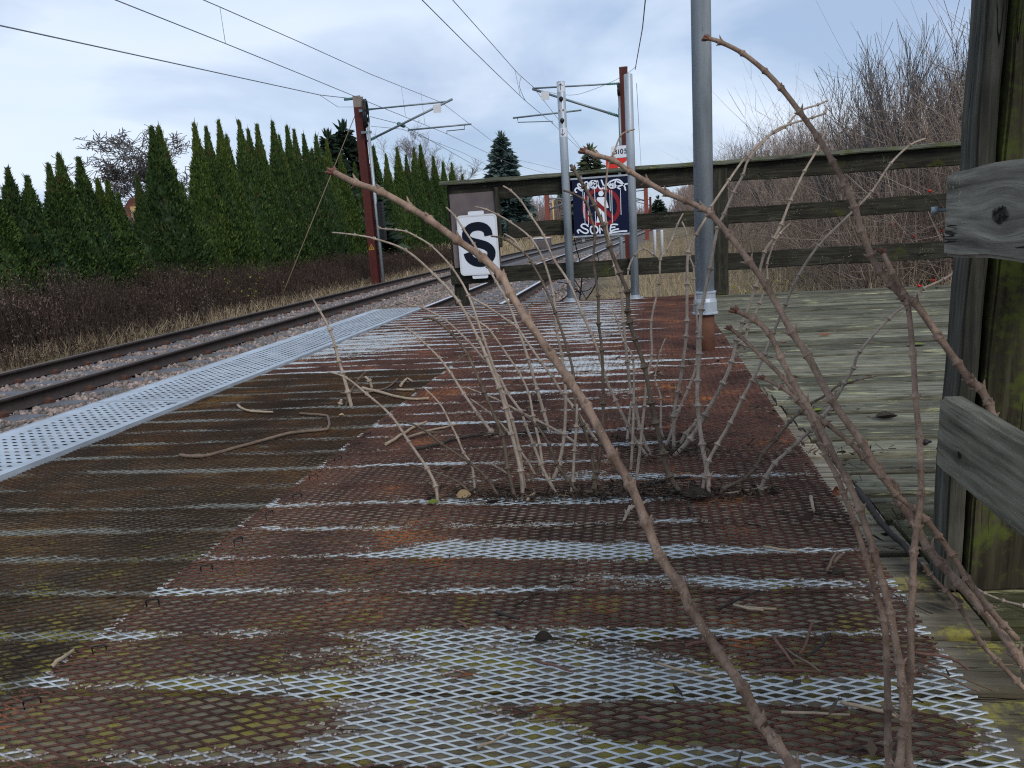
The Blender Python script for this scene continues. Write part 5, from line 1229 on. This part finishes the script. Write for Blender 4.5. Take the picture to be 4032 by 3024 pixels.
FS = [
 ([(2167,1712),(2140,1620),(2115,1535),(2080,1415),(2040,1295),(2000,1192),(1955,1112),(1920,1050),(1865,960),(1825,902),(1790,850),(1755,815)],14,7,sp,.3),
 ([(1962,1727),(1935,1700),(1885,1635),(1827,1552),(1775,1470),(1730,1410),(1677,1357),(1625,1310),(1595,1287)],14,6,sp,.2),
 ([(2555,1805),(2510,1745),(2475,1680),(2425,1580),(2385,1490),(2357,1390),(2330,1320),(2295,1240),(2240,1112),(2180,1020),(2140,927),(2090,850),(2050,790),(2010,750),(1980,732)],14,7,sp,.3),
 ([(2562,1800),(2520,1690),(2500,1580),(2485,1550),(2470,1425),(2455,1270),(2445,1150),(2420,1050),(2387,880),(2385,750),(2397,635),(2415,605),(2442,537),(2472,517),(2500,509)],15,6,sp,.2),
 ([(2467,1755),(2475,1675),(2485,1580)],11,9,sp,.05),
 ([(2620,1740),(2602,1685),(2602,1570),(2587,1520),(2580,1480),(2600,1385),(2620,1332)],9,5,sp,.1),
 ([(2655,1785),(2652,1640),(2670,1545),(2687,1445),(2702,1325),(2705,1265),(2705,1120),(2710,995),(2740,925),(2785,850),(2800,815),(2870,710),(2940,615),(3020,540),(3090,500),(3149,438),(3221,412),(3261,394)],15,7,sp,.3),
 ([(2620,1765),(2650,1680),(2670,1620),(2710,1530),(2740,1440),(2745,1310),(2740,1200),(2732,1100),(2730,1050),(2715,1010),(2705,925),(2685,872)],12,6,sp,.2),
 ([(2650,1800),(2715,1730),(2775,1635),(2845,1510),(2880,1425),(2900,1340),(2925,1270),(2975,1130),(3010,995),(3045,940),(3075,885),(3112,790),(3167,675),(3215,595),(3230,560),(3255,510)],18,8,sp,.2),
 ([(2675,1755),(2700,1710),(2745,1660),(2770,1640)],14,13,sp,.02),
]
for pix, d0, d1, m_, dy in ST: add_stem(mid, pix, d0, d1, m_, dy=dy, sides=7)
for pix, d0, d1, m_, dy in FS: add_stem(farS, pix, d0, d1, m_, dy=dy, sides=7)
YB1 = float(gz(2505, 1895)[1])+.3
add_stem(mid, [(2600,1020),(2570,1000),(2535,980),(2500,1005),(2475,1060),(2472,1150),(2480,1190)], 8, 7, sp, YB1-.05, YB1-.1, name='side_twig', sides=6)
YB2 = float(gz(2790, 1960)[1])
add_stem(mid, [(2060,995),(2045,975),(2025,945),(1985,920)], 8, 6, sp, 2.05, 2.1, name='side_twig', sides=6)
YB3 = float(gz(2650, 1800)[1])+.08
add_stem(farS, [(2890,1410),(2925,1360),(2945,1295),(2990,1195),(3020,1100),(3020,1040),(3045,965),(3070,920),(3110,880)], 12, 6, sp, YB3, YB3+.1, name='side_twig', sides=6)
# foreground
add_stem(front, [(3160,3090),(3126,3024),(3051,2919),(2991,2839),(2926,2710),(2825,2564),(2720,2394),(2680,2309),(2600,2194),(2545,2060),(2480,1905),(2415,1795),(2310,1600),(2240,1495),(2170,1395),(2075,1260),(2010,1155),(1975,1090),(1900,1015),(1800,945),(1690,865),(1610,815),(1500,755),(1400,720),(1310,676)], 52, 28, sn, .72, 1.15, bud=True, sides=12, node=1.45)
add_stem(front, [(3536,3080),(3540,3024),(3555,2900),(3561,2834),(3551,2700),(3541,2610),(3506,2415),(3476,2300),(3441,2170),(3386,2010),(3336,1890),(3260,1750),(3215,1655),(3170,1580),(3120,1500),(3075,1410),(3030,1315),(2970,1260),(2895,1222)], 38, 24, sd if False else sn, .76, .98, bud=True, sides=12, node=1.45)
add_stem(front, [(3503,3090),(3501,3024),(3496,2929),(3496,2794),(3491,2594),(3481,2444),(3446,2325),(3411,2200),(3366,2060),(3321,1940),(3296,1875),(3250,1790),(3205,1675),(3155,1590),(3085,1490),(3000,1405),(2910,1320),(2872,1292)], 34, 18, sn, .78, 1.0, bud=True, sides=12, node=1.45)
add_stem(front, [(3168,1614),(3140,1575),(3075,1525),(3002,1487)], 22, 17, sn, .95, .97, bud=True, name='side_twig', sides=9)
add_stem(front, [(3583,3090),(3581,3024),(3572,2834),(3586,2644),(3586,2444),(3594,2304),(3598,2175),(3611,2075),(3626,1950),(3625,1850),(3620,1725),(3605,1565),(3595,1400),(3575,1200),(3561,1158),(3518,1078),(3474,991)], 36, 22, sn, .78, 1.02, bud=True, sides=12, node=1.45)
add_stem(front, [(3226,1660),(3250,1665),(3345,1740),(3400,1800),(3470,1875),(3526,1945),(3596,2000),(3646,2045),(3696,2110),(3746,2180),(3806,2275),(3891,2390),(3950,2460),(4010,2520)], 24, 30, sn, .92, .92, name='side_twig', sides=10, node=1.5)
add_stem(corner, [(4060,2680),(4001,2575),(3876,2405),(3776,2300),(3706,2220),(3656,2160),(3601,2060),(3551,1985),(3516,1915),(3456,1850),(3395,1745),(3275,1575),(3180,1400),(3120,1310),(3020,1130),(2950,1030),(2875,930),(2800,845),(2765,820),(2700,790),(2625,760),(2545,715),(2480,675),(2415,632),(2350,612),(2300,594)], 42, 22, sn, .90, 1.35, bud=True, sides=12, node=1.45)
add_stem(corner, [(4060,2740),(4001,2680),(3926,2600),(3866,2535),(3776,2390),(3721,2325),(3661,2260),(3632,2215)], 24, 17, sn, .88, .92, sides=9)
add_stem(corner, [(3903,1700),(3905,1640),(3893,1590),(3860,1530),(3825,1500),(3770,1430),(3700,1330),(3600,1190),(3561,1172),(3510,1121),(3467,1071),(3431,1006),(3395,912),(3366,818),(3329,731),(3279,637),(3221,543),(3149,441),(3076,347),(3011,279),(2924,210),(2837,166),(2785,150)], 36, 20, sn, 1.16, 1.40, bud=True, sides=12, node=1.45)
add_stem(corner, [(4070,2395),(4031,2385),(3951,2365),(3876,2335),(3821,2300)], 10, 8, sp, 1.12, 1.18, name='side_twig', sides=7)
# small sapling by the dark sheet
lone = thing('elder_seedling', 'single pale upright shoot standing on the dark mesh with small stubs', 'shrub', tuple(gz(1385, 1605)))
add_stem(lone, [(1385,1605),(1370,1545),(1350,1470),(1335,1425),(1320,1365),(1300,1300),(1260,1225),(1220,1157)], 16, 7, sp, dy=.1, sides=7)
add_stem(lone, [(1360,1605),(1380,1545),(1410,1495),(1445,1460)], 9, 7, sd, dy=.05, name='stub', sides=6)
add_stem(lone, [(1335,1607),(1340,1588),(1345,1572)], 11, 11, sp, dy=.0, name='stub', sides=6)
add_stem(lone, [(1465,1530),(1455,1500),(1437,1482)], 12, 10, sp, dy=.0, name='stub', sides=6)
# bramble beyond the fence by the post
bx = thing('bramble_plant', 'thin dark bramble stems at the foot of the left sign post', 'plant', tuple(gy(2270, 1180, 6.9)))
for pix in ([(2280,1190),(2290,1110),(2285,1040),(2270,980),(2255,920),(2225,868)], [(2300,1190),(2340,1130),(2360,1060),(2350,990)], [(2200,1190),(2260,1150),(2310,1145),(2330,1130)], [(2215,1060),(2260,1100),(2310,1180)], [(2290,1160),(2240,1120),(2190,1110)]):
    add_stem(bx, pix, 6, 3, M['stick_dark'], 6.75, 6.8, sides=5, node=1.1)

# ------------------------------------------------------------------ sticks, leaves, litter on the deck
def stick(pix, d, mat, label, group='dead sticks lying on the platform', z=.014, name='dead_stick'):
    P = [gz(x, y, z+.004*(i % 2)) for i, (x, y) in enumerate(pix)]; P = catmull(P, 5) if len(P) > 2 else np.linspace(P[0], P[1], 5)
    P = P+RG.normal(0, .0006, P.shape); dist = np.linalg.norm(P-EYE, axis=1); r = d/2/FPX*dist*np.linspace(1, .7, len(P))
    P[:, 2] = np.maximum(P[:, 2], r+.010)
    return tag(obj(name, MB().tube(P, r, 7), mat, None, tuple(P[0])), label, 'stick', group)
spl, std_, sdk, srd = M['stick_pale'], M['stick'], M['stick_dark'], M['stick_red']
stick([(708,1793),(797,1795),(936,1762),(1139,1705),(1269,1693),(1294,1681),(1290,1640),(1253,1632),(1180,1628)], 13, std_, 'long hooked stick lying on the dark mesh')
stick([(936,1596),(976,1616),(1074,1622)], 10, spl, 'short pale curved stick on the dark mesh near the grating')
stick([(1427,1530),(1480,1540),(1600,1570),(1690,1567)], 13, spl, 'pale jointed stick lying across the edge of the dark mesh')
stick([(1340,1548),(1430,1545),(1520,1528),(1567,1490)], 8, std_, 'thin bent stick beside the single upright shoot')
stick([(1578,1520),(1600,1492),(1622,1500)], 12, spl, 'short pale forked stick at the corner of the dark mesh')
stick([(1560,1535),(1630,1535)], 9, spl, 'short pale stick at the far corner of the dark mesh')
stick([(1520,1750),(1575,1715),(1635,1680),(1682,1660)], 13, spl, 'pale stick slanting over the rusty sheet left of the stems')
stick([(1600,1725),(1675,1705),(1740,1703)], 8, std_, 'thin stick crossing under the pale slanting stick')
stick([(1605,1722),(1680,1698),(1740,1685),(1800,1670)], 9, spl, 'slim pale stick pointing right towards the stems')
stick([(1640,1767),(1725,1750),(1800,1727),(1875,1715),(1975,1707),(2050,1702),(2150,1690)], 13, sdk, 'long dark stick lying behind the front stems')
stick([(2855,1945),(2950,1930),(3035,1917)], 9, spl, 'pale stalk lying between the two rightmost stem bases')
stick([(3376,1940),(3426,2000),(3456,2050),(3506,2100),(3566,2160),(3626,2240)], 26, sdk, 'black lichen covered branch lying along the joint of the decks', z=.012)
stick([(208,2622),(232,2600),(290,2562)], 16, spl, 'thick pale broken stick at the lower left edge of the rusty sheet')
stick([(2105,1945),(2085,1960),(2075,1972)], 16, spl, 'splintered pale chip leaning at the stem bases')
for i, (pix, l) in enumerate([([(3043,2505),(3131,2622)], 'dark stalk at the left of the crossed bundle in the lower right'), ([(3093,2555),(3228,2642)], 'red brown stalk at the bottom of the crossed bundle'), ([(3196,2450),(3173,2540),(3146,2575)], 'upright stalk in the middle of the crossed bundle'),
      ([(3264,2497),(3225,2550),(3175,2590)], 'stalk at the right of the crossed bundle'), ([(2995,2640),(3205,2642)], 'level stalk just below the crossed bundle'), ([(3076,2805),(3346,2815)], 'orange level stalk near the bottom between the thick branches'),
      ([(3310,2767),(3480,2800),(3545,2830)], 'pale stalk passing behind the three thick branches at the bottom'), ([(3635,2630),(3740,2670),(3860,2725)], 'curved stalk over the ragged right edge of the mesh, lower of two'), ([(3600,2570),(3740,2590),(3815,2635)], 'curved stalk over the ragged right edge of the mesh, upper of two'),
      ([(2700,2544),(2845,2509)], 'rusty stalk touching the thick slanting branch'), ([(2590,2614),(2830,2674)], 'long thin stalk on the bright patch left of the slanting branch'), ([(2107,2599),(2260,2646)], 'short stalk on the middle of the bright foreground patch'),
      ([(1955,2409),(2045,2439)], 'tiny dark stalk left of centre below the stems'), ([(2825,2399),(2990,2324)], 'dark stalk slanting upward right of the slanting branch'), ([(2890,2384),(3005,2404)], 'pale stalk crossing below the dark slanting one'),
      ([(2520,2824),(2600,2841)], 'short stalk on moss near the bottom centre'), ([(1880,2945),(2000,2891)], 'pale stalk at the bottom centre of the photo'), ([(3256,2245),(3291,2175)], 'left stalk of a small pair in front of the thick branches'),
      ([(3281,2215),(3321,2180)], 'right stalk of a small pair in front of the thick branches'), ([(3006,2152),(3138,2172)], 'orange stalk lying level below the right stem bases'), ([(2926,2392),(3058,2397)], 'curved pale stalk left of the crossed bundle'),
      ([(3191,1955),(3203,2010)], 'short pale stalk pointing to the camera near the orange leaf'), ([(1560,1975),(1575,1950)], 'tiny twig beside the leftmost stem base'), ([(2370,1965),(2412,1920)], 'short dark twig between the front stem bases'), ([(2500,1925),(2620,1890),(2715,1878)], 'long dark twig behind the dark leaning stem'), ([(2710,1980),(2735,2035)], 'thin dark stalk below the leaf heap'), ([(1800,2440),(1840,2470)], 'small reddish stalk on the left of the bright patch')]):
    stick(pix, 11 if i % 3 else 14, [srd, std_, spl, sdk][(0, 1, 0, 3, 0, 2, 2, 1, 0, 0, 2, 0, 3, 3, 2, 0, 2, 1, 1, 2, 2, 2, 1, 3, 3, 3, 0)[i]], l, 'dry stalks scattered on the mesh', .016, 'dry_stalk')
stick([(3560,2630),(3700,2500)], 14, sdk, 'black stalk near the ragged edge at the lower right', 'dry stalks scattered on the mesh', .016, 'dry_stalk') if False else None

def leaf(px, py, size, mat, label, ang=0.0, curl=.35, z=.012, tilt=0.0):
    c = gz(px, py, z); m = MB(); n = 9; pts = []
    for i in range(n):
        u = i/(n-1); w = math.sin(math.pi*u)**.8*.42
        for s in (-1, -.5, 0, .5, 1): pts.append(((u-.5)*size, s*w*size*.8, curl*size*(.5*s*s*w*2+.6*(u-.5)**2)))
    F = [(i*5+j, i*5+j+1, (i+1)*5+j+1, (i+1)*5+j) for i in range(n-1) for j in range(4)]
    R = Matrix.Rotation(ang, 3, 'Z') @ Matrix.Rotation(tilt, 3, 'X'); m.add([tuple(Vector(c)+R @ Vector(p)) for p in pts], F, True)
    zmin = min(v[2] for v in m.v); m.v = [(a, b, c_-zmin+z) for a, b, c_ in m.v]
    return tag(obj('fallen_leaf', m, mat, None, tuple(c)), label, 'leaf', 'fallen leaves on the platform')
leaf(3285, 1950, .035, M['leaf_brown'], 'upright rusty orange leaf at the deck joint beside the thick branches', .9, .5, .008, 1.2)
leaf(3250, 1318, .075, M['leaf_brown'], 'flat orange brown leaf on the far grey boards', .4, .15, .003)
leaf(3088, 1348, .035, M['leaf_brown'], 'tiny orange leaf on the grey boards left of the larger one', 1.0, .3, .003)
leaf(3610, 1356, .085, M['leaf_green'], 'yellow green leaf on the far boards near the post', .1, .12, .003)
leaf(3345, 1500, .06, M['leaf_green'], 'small olive leaf under the arching twig', .2, .1, .003)
leaf(3222, 1616, .04, M['leaf_green'], 'bright green leaf tip beside the deck joint', .5, .3, .003)
leaf(3490, 1648, .07, M['leaf_dark'], 'dark curled leaf on the grey boards', .15, .6, .003)
leaf(3780, 1168, .06, M['leaf_brown'], 'brown curled leaf beside the post far back on the boards', .3, .7, .003)
leaf(2020, 1415+0, .0, M['leaf_pale'], 'x') if False else None
leaf(1825, 1960, .042, M['leaf_pale'], 'crumpled tan leaf at the left stem bases', .5, .9, .012, .5)
leaf(1705, 1980, .030, M['leaf_green'], 'small mossy leaf at the foot of the leftmost stem', .2, .4, .012, .2)
leaf(1345, 1637, .022, M['leaf_pale'], 'small yellow bract on the dark mesh under the single shoot', .2, .8, .014, .3)
leaf(2745, 1955, .07, M['leaf_dark'], 'grey wilted leaf lying at the foot of the dark leaning stem', .05, .4, .014, .2)
leaf(2140, 2520, .03, M['leaf_dark'], 'dark shrivelled leaf on the bright mesh patch', .3, .8, .014, .3)
leaf(3300, 2260, .03, M['leaf_dark'], 'grey papery leaf by the deck joint', .6, .7, .01, .2)
for (px, py, s, red, l) in ((3618, 1125, .016, 1, 'red and black rose hip on the deck near the post'), (3570, 1122, .010, 0, 'small dark berry left of the red rose hip'), (3688, 1133, .010, 0, 'small dark berry right of the red rose hip'), (3672, 1104, .017, 1, 'red rose hip at the far edge of the deck'), (3642, 1740, .012, 0, 'black round berry on the boards right of the upright branch')):
    c = gz(px, py, s*.8); m = MB().add([(c[0]+a*s, c[1]+b*s, c[2]+q*s*.8) for a, b, q in IV], [tuple(f) for f in IF], True)
    m.cone_blob((c[0]+s*.8, c[1], c[2]), (1, .2, .1), s*.8, s*.35, 5)
    tag(obj('fallen_berry', m, M['berry'] if red else M['berry_dark'], None, tuple(c)), l, 'berry', 'fallen berries on the deck')
# litter heaps round the stem feet and specks on mesh and joints
cent = [(gz(x, y), w, n) for x, y, w, n in ((1900, 1962, .14, 170), (2060, 1975, .10, 130), (2200, 1972, .12, 90), (2300, 1965, .10, 120), (2450, 1955, .14, 120), (2580, 1950, .18, 300), (2720, 1965, .12, 180), (2870, 1965, .10, 50), (2990, 1955, .08, 50), (2600, 1800, .22, 160), (2200, 1725, .30, 130), (2470, 1750, .2, 90), (3200, 1800, .25, 90), (3300, 2050, .2, 60), (3150, 1640, .2, 50))]
PB = []; PD = []; LL = []
for c, w, n in cent:
    q = RG.normal(0, 1, (n, 3))*np.array([w*.55, w*.22, 0])+c; q[:, 2] = .010+RG.random(n)*.012; PB.append(q); PD.append(RG.normal(0, 1, (n, 3))*np.array([1, .6, .25])); LL.append(RG.uniform(.008, .034, n))
n = 260; q = np.stack([RG.uniform(-.6, .5, n), .7+3.2*RG.random(n)**1.5, RG.uniform(.010, .016, n)], -1); PB.append(q); PD.append(RG.normal(0, 1, (n, 3))*np.array([1, .6, .12])); LL.append(RG.uniform(.012, .055, n))
n = 200; yy = RG.uniform(1.2, 6, n); q = np.stack([.56-.048*yy+RG.normal(.02, .05, n), yy, RG.uniform(.004, .01, n)], -1); PB.append(q); PD.append(RG.normal(0, 1, (n, 3))*np.array([1, 1, .1])); LL.append(RG.uniform(.01, .06, n))
PB = np.concatenate(PB); PD = np.concatenate(PD); LL = np.concatenate(LL); PD /= np.linalg.norm(PD, axis=1, keepdims=True)
half = len(PB)//2
tt = np.linspace(-.5, .5, 4); idx = RG.permutation(len(PB)); A_, B_ = idx[:half], idx[half:]
TP = PB[A_, None]+PD[A_, None]*LL[A_, None, None]*tt[None, :, None]; TP[:, :, 2] = np.clip(TP[:, :, 2], .006, .04); V, F = tube_arrays(TP, RG.uniform(.0006, .0016, half)[:, None]*np.ones((1, 4)), 4)
b = blades(PB[B_], PD[B_]+np.array([0, 0, .15]), LL[B_]*.8, LL[B_]*.26)
M['litter'] = foliage('plant_litter', [(.1, (.016, .012, .010)), (.5, (.045, .032, .024)), (.8, (.10, .068, .045)), (1, (.26, .19, .12))], .8)
V, F, A = merge([(V, F, np.repeat(RG.random(half), 16)), (b[0], b[1], b[2]*.8)])
o = nobj('plant_litter', V, F, M['litter'], attrs={'rnd': A}); tag(o, 'dead leaf scraps and twig bits round the stem feet and deck joint', 'litter'); o['kind'] = 'stuff'

# ------------------------------------------------------------------ light and sky
scn = bpy.context.scene
w = bpy.data.worlds.new('World'); scn.world = w; w.use_nodes = True; nt = w.node_tree; N = nt.nodes; bg = N['Background']
EL, AZ = R_(38), R_(150)
sky = N.new('ShaderNodeTexSky'); sky.sky_type = 'NISHITA'; sky.sun_disc = False; sky.sun_elevation = EL; sky.sun_rotation = AZ; sky.air_density = 1.0; sky.dust_density = 1.2; sky.ozone_density = 1.3
tc = N.new('ShaderNodeTexCoord'); mp = N.new('ShaderNodeMapping'); mp.inputs['Scale'].default_value = (1.0, 1.0, 2.6); mp.inputs['Location'].default_value = (.35, .2, .1); nt.links.new(tc.outputs['Generated'], mp.inputs[0])
def wn(scale, det, rough, dist):
    n = N.new('ShaderNodeTexNoise'); nt.links.new(mp.outputs[0], n.inputs['Vector']); n.inputs['Scale'].default_value = scale; n.inputs['Detail'].default_value = det; n.inputs['Roughness'].default_value = rough; n.inputs['Distortion'].default_value = dist; return n.outputs['Fac']
cl = wn(2.4, 7, .5, .25); cl2 = wn(2.0, 6, .5, .3)
rp = N.new('ShaderNodeValToRGB'); nt.links.new(cl, rp.inputs[0]); rp.color_ramp.elements[0].position = .30; rp.color_ramp.elements[0].color = (.62, .62, .62, 1); rp.color_ramp.elements[1].position = .62; rp.color_ramp.elements[1].color = (.97, .97, .97, 1)
rc = N.new('ShaderNodeValToRGB'); nt.links.new(cl2, rc.inputs[0]); rc.color_ramp.elements[0].position = .40; rc.color_ramp.elements[0].color = (2.9, 3.75, 5.3, 1); rc.color_ramp.elements[1].position = .58; rc.color_ramp.elements[1].color = (5.7, 6.4, 7.5, 1)
mx = N.new('ShaderNodeMix'); mx.data_type = 'RGBA'; nt.links.new(rp.outputs[0], mx.inputs[0]); nt.links.new(sky.outputs[0], mx.inputs[6]); nt.links.new(rc.outputs[0], mx.inputs[7]); nt.links.new(mx.outputs[2], bg.inputs['Color'])
bg.inputs['Strength'].default_value = .10
sd_ = bpy.data.lights.new('sun', 'SUN'); sd_.energy = 1.5; sd_.angle = R_(25); sd_.color = (1, .93, .84); so = bpy.data.objects.new('sun', sd_); C.objects.link(so)
dirv = Vector((math.sin(AZ)*math.cos(EL), math.cos(AZ)*math.cos(EL), math.sin(EL))); so.rotation_euler = dirv.to_track_quat('Z', 'Y').to_euler()
vs = scn.view_settings; vs.view_transform = 'Standard'; vs.look = 'None'; vs.exposure = 0.54; vs.gamma = 1.0; vs.use_curve_mapping = False
scn.cycles.max_bounces = 6; scn.cycles.diffuse_bounces = 3; scn.cycles.use_denoising = False; scn.cycles.filter_width = 1.15; scn.cycles.use_adaptive_sampling = False
